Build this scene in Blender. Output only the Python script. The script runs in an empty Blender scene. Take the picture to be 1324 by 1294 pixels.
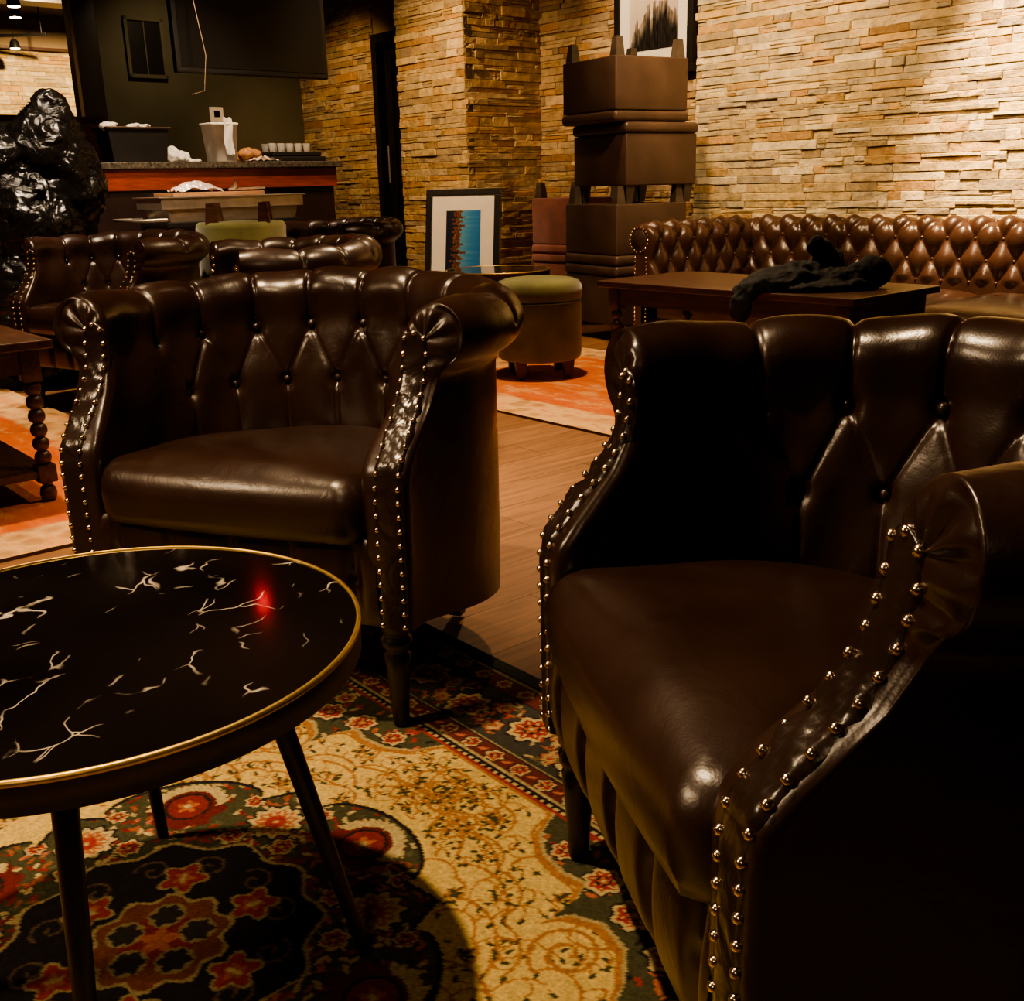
import bpy, bmesh, math, random
import numpy as np
from mathutils import Vector, Matrix
random.seed(7); rng = np.random.default_rng(7)
C = bpy.context.scene.collection
PI = math.pi
AX = (.647, -.762); BX = (.762, .647); RZ = math.atan2(-.762, .647)   # room axes: p along AX, q along BX
def W(p, q, z=0.0): return Vector((p*AX[0]+q*BX[0], p*AX[1]+q*BX[1], z))

# ------------------------------------------------------------------ materials
def new_mat(name):
    m = bpy.data.materials.new(name); m.use_nodes = True
    nt = m.node_tree; b = nt.nodes['Principled BSDF']
    return m, nt, b
def node(nt, typ, **kw):
    n = nt.nodes.new(typ)
    for k, v in kw.items():
        if k in n.inputs: n.inputs[k].default_value = v
        else: setattr(n, k, v)
    return n
def ramp(nt, src, stops):
    r = nt.nodes.new('ShaderNodeValToRGB'); e = r.color_ramp.elements
    while len(e) < len(stops): e.new(.5)
    for el, (pos, col) in zip(e, stops): el.position = pos; el.color = (*col, 1)
    nt.links.new(src, r.inputs[0]); return r
def coords(nt, scale=(1, 1, 1), rotz=0, kind='Object'):
    tc = nt.nodes.new('ShaderNodeTexCoord'); mp = nt.nodes.new('ShaderNodeMapping')
    mp.inputs['Scale'].default_value = scale; mp.inputs['Rotation'].default_value = (0, 0, rotz)
    nt.links.new(tc.outputs[kind], mp.inputs[0]); return mp.outputs[0]
def bump(nt, b, h, strength=.3, dist=.002):
    n = node(nt, 'ShaderNodeBump', Strength=strength, Distance=dist)
    nt.links.new(h, n.inputs['Height']); nt.links.new(n.outputs[0], b.inputs['Normal']); return n
def simple(name, col, rough=.6, metal=0, spec=.5, var=.25, scale=12, bmp=0, bscale=80, bdist=.002, coat=0, sheen=0, stretch=(1, 1, 1)):
    m, nt, b = new_mat(name)
    co = coords(nt, stretch)
    nz = node(nt, 'ShaderNodeTexNoise', Scale=scale, Detail=5.0); nt.links.new(co, nz.inputs['Vector'])
    c2 = tuple(min(1, c*(1+var)) for c in col); c1 = tuple(c*(1-var) for c in col)
    r = ramp(nt, nz.outputs['Fac'], [(.3, c1), (.7, c2)]); nt.links.new(r.outputs[0], b.inputs['Base Color'])
    b.inputs['Roughness'].default_value = rough; b.inputs['Metallic'].default_value = metal
    b.inputs['Specular IOR Level'].default_value = spec
    b.inputs['Coat Weight'].default_value = coat; b.inputs['Coat Roughness'].default_value = .25
    b.inputs['Sheen Weight'].default_value = sheen
    if bmp:
        n2 = node(nt, 'ShaderNodeTexNoise', Scale=bscale, Detail=4.0); nt.links.new(co, n2.inputs['Vector'])
        bump(nt, b, n2.outputs['Fac'], bmp, bdist)
    return m
def leather(name, col, rough=.34, crease=.35):
    m, nt, b = new_mat(name)
    co = coords(nt)
    n1 = node(nt, 'ShaderNodeTexNoise', Scale=5.0, Detail=6.0); nt.links.new(co, n1.inputs['Vector'])
    r = ramp(nt, n1.outputs['Fac'], [(.3, tuple(c*.7 for c in col)), (.72, tuple(c*1.35 for c in col))])
    nt.links.new(r.outputs[0], b.inputs['Base Color'])
    rr = ramp(nt, n1.outputs['Fac'], [(.3, (rough-.05,)*3), (.7, (rough+.08,)*3)]); nt.links.new(rr.outputs[0], b.inputs['Roughness'])
    v = node(nt, 'ShaderNodeTexVoronoi', Scale=330.0); nt.links.new(co, v.inputs['Vector'])
    n2 = node(nt, 'ShaderNodeTexNoise', Scale=16.0, Detail=3.0, Distortion=.8); nt.links.new(co, n2.inputs['Vector'])
    b1 = node(nt, 'ShaderNodeBump', Strength=crease, Distance=.006); nt.links.new(n2.outputs['Fac'], b1.inputs['Height'])
    b2 = node(nt, 'ShaderNodeBump', Strength=.12, Distance=.0006); nt.links.new(v.outputs['Distance'], b2.inputs['Height'])
    nt.links.new(b1.outputs[0], b2.inputs['Normal']); nt.links.new(b2.outputs[0], b.inputs['Normal'])
    b.inputs['Specular IOR Level'].default_value = .55
    return m
M = {}
M['leather'] = leather('dark_brown_leather', (.021, .0092, .0055), .30, .25)
M['leather2'] = leather('oxblood_leather', (.052, .024, .0155), .30)
M['panel'] = leather('dark_panel_leather', (.018, .01, .007), .24, .7)
M['vinyl'] = leather('taupe_vinyl', (.078, .047, .033), .45, .15)
M['vinyl_dark'] = leather('dark_vinyl', (.04, .023, .017), .38, .15)
M['nail'] = simple('antique_nail', (.66, .52, .38), .22, 1, var=.3, scale=60)
M['black_wood'] = simple('black_wood', (.010, .007, .005), .35, var=.3)
M['dark_wood'] = simple('dark_walnut', (.075, .032, .017), .38, var=.45, scale=9, stretch=(1, 9, 9), bmp=.15, bscale=30)
M['red_wood'] = simple('red_mahogany', (.20, .035, .014), .35, var=.35, scale=8, stretch=(1, 1, 12))
M['bar_dark'] = simple('dark_bar_wood', (.018, .008, .006), .4, var=.3)
M['brass'] = simple('brushed_brass', (.62, .43, .14), .42, .9, var=.15, scale=40)
M['bronze'] = simple('dark_bronze', (.055, .038, .026), .45, .8, var=.3)
M['velvet'] = simple('olive_velvet', (.135, .135, .038), .85, var=.35, scale=7, sheen=.5, bmp=.2, bscale=200, bdist=.001)
M['pink'] = simple('dusty_pink_velvet', (.20, .065, .055), .85, var=.2, sheen=.4)
M['steel'] = simple('stainless_steel', (.55, .50, .42), .38, .85, var=.15, stretch=(30, 1, 1))
M['white'] = simple('white_plastic', (.80, .74, .66), .45, var=.06)
M['paper'] = simple('white_paper', (.75, .70, .62), .8, var=.05)
M['blackplastic'] = simple('black_plastic', (.012, .011, .010), .4, var=.2)
M['greenwall'] = simple('dark_olive_paint', (.070, .062, .034), .8, var=.12, scale=3)
M['ceiling'] = simple('dark_ceiling_paint', (.06, .04, .025), .9, var=.15, scale=2)
M['plaster'] = simple('tan_plaster', (.30, .21, .12), .9, var=.1, scale=2)
M['cardboard'] = simple('cardboard', (.36, .19, .09), .8, var=.15)
M['grey_leg'] = simple('grey_brown_leg', (.075, .058, .045), .4)
M['foil'] = simple('foil', (.7, .6, .5), .3, .9, var=.3, bmp=.6, bscale=60, bdist=.004)
M['food'] = simple('bread_brown', (.42, .19, .07), .6, var=.4, scale=30, bmp=.4, bscale=50)
M['coat'] = simple('black_cotton', (.005, .004, .004), .85, var=.3, bmp=.5, bscale=22, bdist=.008)
M['frame'] = simple('black_frame', (.010, .008, .007), .35, var=.2)
M['mat'] = simple('picture_mat', (.72, .68, .62), .8, var=.04)
M['screen'] = simple('dark_screen', (.006, .006, .006), .3, var=.1)
M['iron'] = simple('black_iron', (.012, .010, .009), .45, .6, var=.1)
def trash():
    m, nt, b = new_mat('black_bag_film')
    co = coords(nt)
    n = node(nt, 'ShaderNodeTexNoise', Scale=9.0, Detail=6.0, Distortion=1.5); nt.links.new(co, n.inputs['Vector'])
    b.inputs['Base Color'].default_value = (.008, .007, .006, 1); b.inputs['Roughness'].default_value = .16
    bump(nt, b, n.outputs['Fac'], .9, .03); return m
M['bag'] = trash()
def glass():
    m, nt, b = new_mat('clear_glass'); b.inputs['Transmission Weight'].default_value = .75
    b.inputs['Roughness'].default_value = .03; b.inputs['IOR'].default_value = 1.45
    b.inputs['Base Color'].default_value = (.95, .92, .86, 1)
    return m
M['glass'] = glass()
def clearplastic():
    m, nt, b = new_mat('cloudy_plastic_film'); b.inputs['Transmission Weight'].default_value = .5
    b.inputs['Roughness'].default_value = .3; b.inputs['Base Color'].default_value = (.85, .72, .62, 1)
    n = node(nt, 'ShaderNodeTexNoise', Scale=30.0); nt.links.new(coords(nt), n.inputs['Vector']); bump(nt, b, n.outputs['Fac'], .6, .01)
    return m
M['film'] = clearplastic()
def emit(name, col, s):
    m, nt, b = new_mat(name); b.inputs['Base Color'].default_value = (*col, 1)
    b.inputs['Emission Color'].default_value = (*col, 1); b.inputs['Emission Strength'].default_value = s; return m
M['bulb'] = emit('warm_bulb', (1, .8, .5), 14)
M['redled'] = emit('red_led', (1, .04, .04), 22)
M['bulb2'] = emit('bright_bulb', (1, .85, .7), 26)
def floor_mat():
    m, nt, b = new_mat('wood_plank_floor')
    co = coords(nt, rotz=-math.atan2(.647, .762))
    br = node(nt, 'ShaderNodeTexBrick', Scale=1.0); nt.links.new(co, br.inputs['Vector'])
    br.inputs['Brick Width'].default_value = .92; br.inputs['Row Height'].default_value = .19
    br.inputs['Mortar Size'].default_value = .0015; br.inputs['Mortar Smooth'].default_value = .2
    br.inputs['Color1'].default_value = (.30, .155, .075, 1); br.inputs['Color2'].default_value = (.215, .105, .048, 1)
    br.inputs['Mortar'].default_value = (.05, .025, .012, 1); br.offset = .37
    mp = node(nt, 'ShaderNodeMapping'); mp.inputs['Scale'].default_value = (2.5, 26, 1); nt.links.new(co, mp.inputs[0])
    n = node(nt, 'ShaderNodeTexNoise', Scale=1.6, Detail=8.0, Distortion=.6); nt.links.new(mp.outputs[0], n.inputs['Vector'])
    r = ramp(nt, n.outputs['Fac'], [(.25, (.55, .55, .55)), (.75, (1.25, 1.2, 1.15))])
    mx = node(nt, 'ShaderNodeMix', data_type='RGBA', blend_type='MULTIPLY'); mx.inputs[0].default_value = 1
    nt.links.new(br.outputs['Color'], mx.inputs[6]); nt.links.new(r.outputs[0], mx.inputs[7]); nt.links.new(mx.outputs[2], b.inputs['Base Color'])
    b.inputs['Roughness'].default_value = .42
    bump(nt, b, n.outputs['Fac'], .15, .001); return m
M['floor'] = floor_mat()
def attr_mat(name, rough, nscale, bstr, bdist, mul=1.0, attr='Col'):
    m, nt, b = new_mat(name)
    a = node(nt, 'ShaderNodeAttribute', attribute_name=attr)
    co = coords(nt)
    n = node(nt, 'ShaderNodeTexNoise', Scale=nscale, Detail=7.0, Roughness=.65); nt.links.new(co, n.inputs['Vector'])
    r = ramp(nt, n.outputs['Fac'], [(.25, (.6*mul,)*3), (.75, (1.25*mul,)*3)])
    mx = node(nt, 'ShaderNodeMix', data_type='RGBA', blend_type='MULTIPLY'); mx.inputs[0].default_value = 1
    nt.links.new(a.outputs['Color'], mx.inputs[6]); nt.links.new(r.outputs[0], mx.inputs[7]); nt.links.new(mx.outputs[2], b.inputs['Base Color'])
    b.inputs['Roughness'].default_value = rough; b.inputs['Specular IOR Level'].default_value = .25
    bump(nt, b, n.outputs['Fac'], bstr, bdist); return m
M['stone'] = attr_mat('ledger_stone', .85, 16.0, 1.0, .022)
M['pile'] = attr_mat('wool_pile', .95, 160.0, .5, .002)
def marble():
    m, nt, b = new_mat('black_veined_marble')
    co = coords(nt, rotz=.5)
    d = node(nt, 'ShaderNodeTexNoise', Scale=4.0, Detail=4.0); nt.links.new(co, d.inputs['Vector'])
    mxv = node(nt, 'ShaderNodeMix', data_type='RGBA', blend_type='LINEAR_LIGHT'); mxv.inputs[0].default_value = .16
    nt.links.new(co, mxv.inputs[6]); nt.links.new(d.outputs['Color'], mxv.inputs[7])
    mp = node(nt, 'ShaderNodeMapping'); mp.inputs['Scale'].default_value = (1.5, .8, 1); nt.links.new(mxv.outputs[2], mp.inputs[0])
    v = node(nt, 'ShaderNodeTexVoronoi', Scale=11.0, feature='DISTANCE_TO_EDGE'); nt.links.new(mp.outputs[0], v.inputs['Vector'])
    r = ramp(nt, v.outputs['Distance'], [(0, (1, 1, 1)), (.022, (0, 0, 0))])
    n = node(nt, 'ShaderNodeTexNoise', Scale=15.0, Detail=2.0); nt.links.new(co, n.inputs['Vector'])
    r2 = ramp(nt, n.outputs['Fac'], [(.54, (0, 0, 0)), (.66, (1, 1, 1))])
    mu = node(nt, 'ShaderNodeMath', operation='MULTIPLY'); nt.links.new(r.outputs[0], mu.inputs[0]); nt.links.new(r2.outputs[0], mu.inputs[1])
    n3 = node(nt, 'ShaderNodeTexNoise', Scale=3.0, Detail=6.0); nt.links.new(co, n3.inputs['Vector'])
    base = ramp(nt, n3.outputs['Fac'], [(.3, (.004, .003, .003)), (.75, (.016, .011, .009))])
    mx = node(nt, 'ShaderNodeMix', data_type='RGBA'); nt.links.new(mu.outputs[0], mx.inputs[0])
    nt.links.new(base.outputs[0], mx.inputs[6]); mx.inputs[7].default_value = (.62, .55, .46, 1)
    nt.links.new(mx.outputs[2], b.inputs['Base Color']); b.inputs['Roughness'].default_value = .09
    return m
M['marble'] = marble()
def kilim():
    m, nt, b = new_mat('faded_orange_rug')
    co = coords(nt)
    n = node(nt, 'ShaderNodeTexNoise', Scale=4.0, Detail=9.0, Roughness=.7); 
    mp = node(nt, 'ShaderNodeMapping'); mp.inputs['Scale'].default_value = (1, 2.2, 1); nt.links.new(co, mp.inputs[0]); nt.links.new(mp.outputs[0], n.inputs['Vector'])
    v = node(nt, 'ShaderNodeTexVoronoi', Scale=11.0); nt.links.new(co, v.inputs['Vector'])
    r = ramp(nt, n.outputs['Fac'], [(.38, (.48, .105, .03)), (.52, (.54, .15, .045)), (.60, (.60, .30, .12)), (.72, (.32, .07, .025))])
    r2 = ramp(nt, n.outputs['Fac'], [(.32, (.50, .16, .08)), (.45, (.62, .40, .19)), (.62, (.54, .26, .11)), (.75, (.24, .10, .06))])
    a = node(nt, 'ShaderNodeAttribute', attribute_name='edge')
    rv = ramp(nt, v.outputs['Distance'], [(.25, (.45, .40, .35)), (.5, (1, 1, 1))])
    mx = node(nt, 'ShaderNodeMix', data_type='RGBA'); nt.links.new(a.outputs['Fac'], mx.inputs[0])
    nt.links.new(r.outputs[0], mx.inputs[6]); 
    mx2 = node(nt, 'ShaderNodeMix', data_type='RGBA', blend_type='MULTIPLY'); mx2.inputs[0].default_value = .6
    nt.links.new(r2.outputs[0], mx2.inputs[6]); nt.links.new(rv.outputs[0], mx2.inputs[7]); nt.links.new(mx2.outputs[2], mx.inputs[7])
    nt.links.new(mx.outputs[2], b.inputs['Base Color']); b.inputs['Roughness'].default_value = .95; b.inputs['Specular IOR Level'].default_value = .1
    n2 = node(nt, 'ShaderNodeTexNoise', Scale=120.0); nt.links.new(co, n2.inputs['Vector']); bump(nt, b, n2.outputs['Fac'], .4, .002)
    return m
M['kilim'] = kilim()

# ------------------------------------------------------------------ mesh helpers
def mk(name, verts, faces, mat, parent=None, smooth=True, loc=(0, 0, 0), rotz=0):
    me = bpy.data.meshes.new(name); me.from_pydata([tuple(map(float, v)) for v in verts], [], [tuple(map(int, f)) for f in faces])
    me.validate(); me.materials.append(mat)
    if smooth: me.polygons.foreach_set('use_smooth', [True]*len(me.polygons))
    o = bpy.data.objects.new(name, me); C.objects.link(o); o.location = loc; o.rotation_euler = (0, 0, rotz)
    if parent: o.parent = parent
    return o
class MB:
    def __init__(s): s.v = []; s.f = []
    def add(s, v, f):
        n = len(s.v); s.v += [tuple(map(float, x)) for x in v]; s.f += [tuple(int(i)+n for i in q) for q in f]; return s
    def grid(s, P, closeu=False, closev=False, flip=False):
        nu, nv = len(P), len(P[0]); f = []
        for i in range(nu if closeu else nu-1):
            for j in range(nv if closev else nv-1):
                a, b, c, d = i*nv+j, ((i+1) % nu)*nv+j, ((i+1) % nu)*nv+(j+1) % nv, i*nv+(j+1) % nv
                f.append((a, d, c, b) if flip else (a, b, c, d))
        return s.add([p for r in P for p in r], f)
    def box(s, x0, x1, y0, y1, z0, z1, bev=0.0, seg=2):
        bm = bmesh.new(); bmesh.ops.create_cube(bm, size=1)
        for v in bm.verts: v.co = Vector(((x0+x1)/2+v.co.x*(x1-x0), (y0+y1)/2+v.co.y*(y1-y0), (z0+z1)/2+v.co.z*(z1-z0)))
        if bev: bmesh.ops.bevel(bm, geom=bm.edges[:]+bm.verts[:], offset=bev, segments=seg, affect='EDGES', profile=.5)
        bm.verts.index_update(); s.add([v.co[:] for v in bm.verts], [[v.index for v in f.verts] for f in bm.faces]); bm.free(); return s
    def prism(s, poly, z0, z1, taper=1.0):
        n = len(poly); cx = sum(p[0] for p in poly)/n; cy = sum(p[1] for p in poly)/n
        v = [(cx+(x-cx)*taper, cy+(y-cy)*taper, z0) for x, y in poly]+[(x, y, z1) for x, y in poly]
        f = [(i, (i+1) % n, n+(i+1) % n, n+i) for i in range(n)]+[tuple(range(n))[::-1], tuple(range(n, 2*n))]
        return s.add(v, f)
    def lathe(s, prof, n=24, c=(0, 0), sx=1, sy=1):
        P = [[(c[0]+r*math.cos(2*PI*k/n)*sx, c[1]+r*math.sin(2*PI*k/n)*sy, z) for k in range(n)] for r, z in prof]
        s.grid(P, closev=True, flip=True)
        for r, z, idx in ((prof[0][0], prof[0][1], 0), (prof[-1][0], prof[-1][1], 1)):
            if r > 1e-5:
                P2 = [(c[0]+r*math.cos(2*PI*k/n)*sx, c[1]+r*math.sin(2*PI*k/n)*sy, z) for k in range(n)]
                s.add(P2, [tuple(range(n)) if idx else tuple(range(n))[::-1]])
        return s
    def tube(s, pts, r, n=10, caps=True):
        pts = [Vector(p) for p in pts]; rs = r if isinstance(r, (list, tuple)) else [r]*len(pts); rows = []
        for i, p in enumerate(pts):
            t = (pts[min(i+1, len(pts)-1)]-pts[max(i-1, 0)]).normalized()
            a = t.cross(Vector((0, 0, 1)) if abs(t.z) < .95 else Vector((1, 0, 0))).normalized(); b = t.cross(a)
            rows.append([tuple(p+a*math.cos(2*PI*k/n)*rs[i]+b*math.sin(2*PI*k/n)*rs[i]) for k in range(n)])
        s.grid(rows, closev=True)
        if caps: s.add(rows[0], [tuple(range(n))]); s.add(rows[-1], [tuple(range(n))[::-1]])
        return s
    def ball(s, c, r, n=8, m=5, sc=(1, 1, 1)):
        P = [[(c[0]+r*sc[0]*math.sin(PI*i/m)*math.cos(2*PI*k/n), c[1]+r*sc[1]*math.sin(PI*i/m)*math.sin(2*PI*k/n), c[2]+r*sc[2]*math.cos(PI*i/m)) for k in range(n)] for i in range(m+1)]
        return s.grid(P, closev=True)
    def obj(s, name, mat, parent=None, smooth=True, loc=(0, 0, 0), rotz=0): return mk(name, s.v, s.f, mat, parent, smooth, loc, rotz)
def tag(o, label, cat, group=None):
    o['label'] = label; o['category'] = cat
    if group: o['group'] = group
    return o
def thing(name, label, cat, loc=(0, 0, 0), rotz=0, group=None):
    o = bpy.data.objects.new(name, None); C.objects.link(o); o.location = loc; o.rotation_euler = (0, 0, rotz); o.empty_display_size = .1
    return tag(o, label, cat, group)
def struct(o): o['kind'] = 'structure'; return o
def dup(root, loc, rotz, label):
    r = root.copy(); C.objects.link(r); r.location = loc; r.rotation_euler = (0, 0, rotz); r['label'] = label
    kids = [o for o in bpy.data.objects if o.parent == root]
    for ch in kids:
        c = ch.copy(); C.objects.link(c); c.parent = r
        for g in [o for o in bpy.data.objects if o.parent == ch]:
            d = g.copy(); C.objects.link(d); d.parent = c
    return r
def autosmooth(o, ang=40):
    me = o.data; bm = bmesh.new(); bm.from_mesh(me)
    for e in bm.edges:
        if len(e.link_faces) == 2 and e.calc_face_angle(0) > math.radians(ang): e.smooth = False
    bm.to_mesh(me); bm.free(); return o
def fracdist(x): return np.abs(x-np.round(x))

def blob(name, parts, mat, loc, rotz, vox=.02, seed=1, amp=.03, ns=6, creases=1.0, floor=None):
    mb = MB()
    for c, r, sc in parts: mb.ball(c, r, 24, 16, sc)
    o = mb.obj(name, mat, None, True, loc, rotz)
    m = o.modifiers.new('r', 'REMESH'); m.mode = 'VOXEL'; m.voxel_size = vox; m.use_smooth_shade = True
    dg = bpy.context.evaluated_depsgraph_get(); me = bpy.data.meshes.new_from_object(o.evaluated_get(dg)); o.modifiers.clear(); o.data = me
    me.materials.clear(); me.materials.append(mat)
    from mathutils import noise
    for v in me.vertices:
        p = v.co; n = noise.noise(p*ns+Vector((seed, 0, 0))); r1 = 1-abs(noise.noise(p*ns*1.7+Vector((0, seed, 3)))); r2 = 1-abs(noise.noise(p*ns*4+Vector((4, seed, 1))))
        v.co = p+v.normal*(amp*n+amp*.9*creases*(r1-.75)+amp*.35*creases*(r2-.75))
        if floor is not None: v.co.z = max(v.co.z, floor)
    me.polygons.foreach_set('use_smooth', [True]*len(me.polygons)); me.update(); return o
# ------------------------------------------------------------------ tub chair
HW = .3156
def make_path(a, b, L1, n=3000):
    """U path from right front over the back to left front; returns sampler s -> (x, y, nx, ny), total length"""
    pts = [(a, 0.0), (a, L1)]
    th = np.linspace(0, PI, n)
    k = 2.25
    xs = a*np.sign(np.cos(th))*np.abs(np.cos(th))**(2/k); ys = L1+b*np.abs(np.sin(th))**(2/k)
    u_ = np.linspace(0, 1, 200, endpoint=False); fl = a-.036*(1-u_*u_*(3-2*u_))
    X = np.concatenate([fl, xs, -np.append(fl, a)[::-1][:-1]]); Y = np.concatenate([np.linspace(0, L1, 200, endpoint=False), ys, np.linspace(L1, 0, 201)[1:]])
    ds = np.hypot(np.diff(X), np.diff(Y)); S = np.concatenate([[0], np.cumsum(ds)])
    def f(s):
        s = np.clip(s, 0, S[-1]); x = np.interp(s, S, X); y = np.interp(s, S, Y)
        e = .02; x1 = np.interp(s+e, S, X); x0 = np.interp(s-e, S, X); y1 = np.interp(s+e, S, Y); y0 = np.interp(s-e, S, Y)
        tx, ty = x1-x0, y1-y0; l = np.hypot(tx, ty)+1e-9
        return x, y, ty/l, -tx/l
    return f, S[-1]
PROF_Z = [0, .44, .47, .50, .56, .60, .64, .70, .9]
PROF_Y = [0, .0, .006, .028, .082, .104, .112, .115, .115]
def s0_of(z): return np.interp(z, PROF_Z, PROF_Y)
def chair_shell():
    f, S = make_path(HW+.036, .315, .235)
    # cross-section polyline (n, z), inside bottom -> over the roll -> outside bottom
    sec = [(-.050, .27), (-.050, .36), (-.049, .45), (-.044, .53), (-.034, .59), (-.024, .635)]
    for ang in np.linspace(165, -75, 16): sec.append((.026+.056*math.cos(math.radians(ang)), .674+.056*math.sin(math.radians(ang))))
    sec += [(.034, .60), (.034, .55), (.034, .45), (.033, .32), (.030, .20)]
    sec = np.array(sec); d = np.concatenate([[0], np.cumsum(np.hypot(*np.diff(sec, axis=0).T))])
    NT = 132; tt = np.linspace(0, d[-1], NT); n0 = np.interp(tt, d, sec[:, 0]); z0 = np.interp(tt, d, sec[:, 1])
    for _ in range(3):
        n0[1:-1] = (n0[:-2]+2*n0[1:-1]+n0[2:])/4; z0[1:-1] = (z0[:-2]+2*z0[1:-1]+z0[2:])/4
    dn = np.gradient(n0, tt); dz = np.gradient(z0, tt); l = np.hypot(dn, dz); on, oz = -dz/l, dn/l   # outward = away from filling (inner side: -n)
    t_row1 = np.interp(.620, z0[:60], tt[:60]); t_row2 = np.interp(.508, z0[:60], tt[:60]); i_top = int(np.argmax(z0)); t_end = tt[i_top]+.085
    NS = 330; sp = .122; b1 = [(k-4)*sp for k in range(9)]; b2 = [(k-3.5)*sp for k in range(8)]
    segs = [((x, t_row1), (x, t_end), 1.0) for x in b1]+[((x, .05), (x, t_row2), .45) for x in b2]
    for x in b2: segs += [((x, t_row2), (x-sp/2, t_row1), .6), ((x, t_row2), (x+sp/2, t_row1), .6)]
    u = np.linspace(0, 1, NS)
    uu = u+.0*u
    s0 = s0_of(np.minimum(z0, .70))
    SS = s0[None, :]+(S-2*s0[None, :])*uu[:, None]; sr = SS-S/2; T = np.broadcast_to(tt[None, :], SS.shape)
    disp = np.zeros_like(SS); dmin = np.full_like(SS, 9.)
    for (x0, y0), (x1, y1), w in segs:
        vx, vy = x1-x0, y1-y0; L2 = vx*vx+vy*vy+1e-12
        k = np.clip(((sr-x0)*vx+(T-y0)*vy)/L2, 0, 1); dd = np.hypot(sr-(x0+k*vx), T-(y0+k*vy))
        disp = np.maximum(disp, w*(.0075*np.exp(-(dd/.0042)**2)+.0045*np.exp(-(dd/.018)**2)))
    disp = -disp
    for x in b1: disp -= .016*np.exp(-(np.hypot(sr-x, T-t_row1)/.014)**2)
    for x in b2: disp -= .016*np.exp(-(np.hypot(sr-x, T-t_row2)/.014)**2)
    disp *= np.where(T > t_end, np.exp(-((T-t_end)/.012)**2), 1)
    # soft billow
    bill = .004*np.sin(sr*37+1.3)*np.sin(T*23)*np.clip((T-.02)/.1, 0, 1)*np.clip((t_end-T)/.1, 0, 1)
    disp += bill
    x, y, nx, ny = f(SS)
    rs = np.clip((SS-.11)/.10, 0, 1)*np.clip((S-SS-.11)/.10, 0, 1); swell = 1+.16*rs*(3-2*rs)*.8*np.clip((n0[None, :]+.02)/.06, 0, 1)
    zc = .674
    isroll = (z0 > .61) & (n0 > -.03)
    nn = np.where(isroll[None, :], .02+(n0[None, :]-.02)*swell, n0[None, :])+on[None, :]*disp
    zz = np.where(isroll[None, :], zc+(z0[None, :]-zc)*(1+(swell-1)*.35), z0[None, :])+oz[None, :]*disp
    # back slightly higher in the middle, bottom rises at front
    back = np.clip(1-np.abs(sr)/.5, 0, 1); back = back*back*(3-2*back)
    zz = zz+.016*back*np.clip((zz-.3)/.4, 0, 1)
    outer = (T > tt[i_top]+.10)
    zb = .195-.075*np.clip((y-.05)/.42, 0, 1)
    zz = np.where(outer & (zz < .5), .5-(.5-zz)*(.5-zb)/.30, zz)
    P = np.stack([x+nx*nn, y+ny*nn, zz], -1)
    # front caps: shrink towards the arm spine, going slightly forward
    def cap(idx, sign):
        rows = []
        base = P[idx]; sx = sign*(HW+.0)
        for k, fw in ((.06, .007), (.16, .011), (.35, .0135), (.6, .014), (.85, .014), (1.0, .014)):
            zt = np.clip(base[:, 2], .18, .668); tx = np.where(base[:, 2] > .62, sign*(HW+.026*(1)), sx)
            zz_ = base[:, 2]*(1-k)+zt*k; xx = base[:, 0]*(1-k)+tx*k
            plt = .003*np.sin(np.arctan2(base[:, 2]-.67, base[:, 0]-tx)*9)*np.clip((base[:, 2]-.60)/.03, 0, 1)*(4*k*(1-k))
            yy = s0_of(np.minimum(zz_, .70))-fw+plt
            rows.append(np.stack([xx, yy, zz_], -1))
        return rows
    rows = list(cap(0, 1))[::-1]+[P[i] for i in range(NS)]+list(cap(NS-1, -1))
    mb = MB(); mb.grid([r.tolist() for r in rows], flip=True)
    # button positions
    btn = []
    for xs_, tr in [(x, t_row1) for x in b1]+[(x, t_row2) for x in b2]:
        X, Y, NX, NY = f(np.array([xs_+S/2])); j = int(np.argmin(abs(tt-tr))); n_ = n0[j]-on[j]*.018*-1*-1
        bk = max(0, 1-abs(xs_)/.5); bk = bk*bk*(3-2*bk)
        btn.append((X[0]+NX[0]*(n0[j]+.018), Y[0]+NY[0]*(n0[j]+.018), z0[j]+.016*bk*.7))
    return mb, btn, f, S
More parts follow.
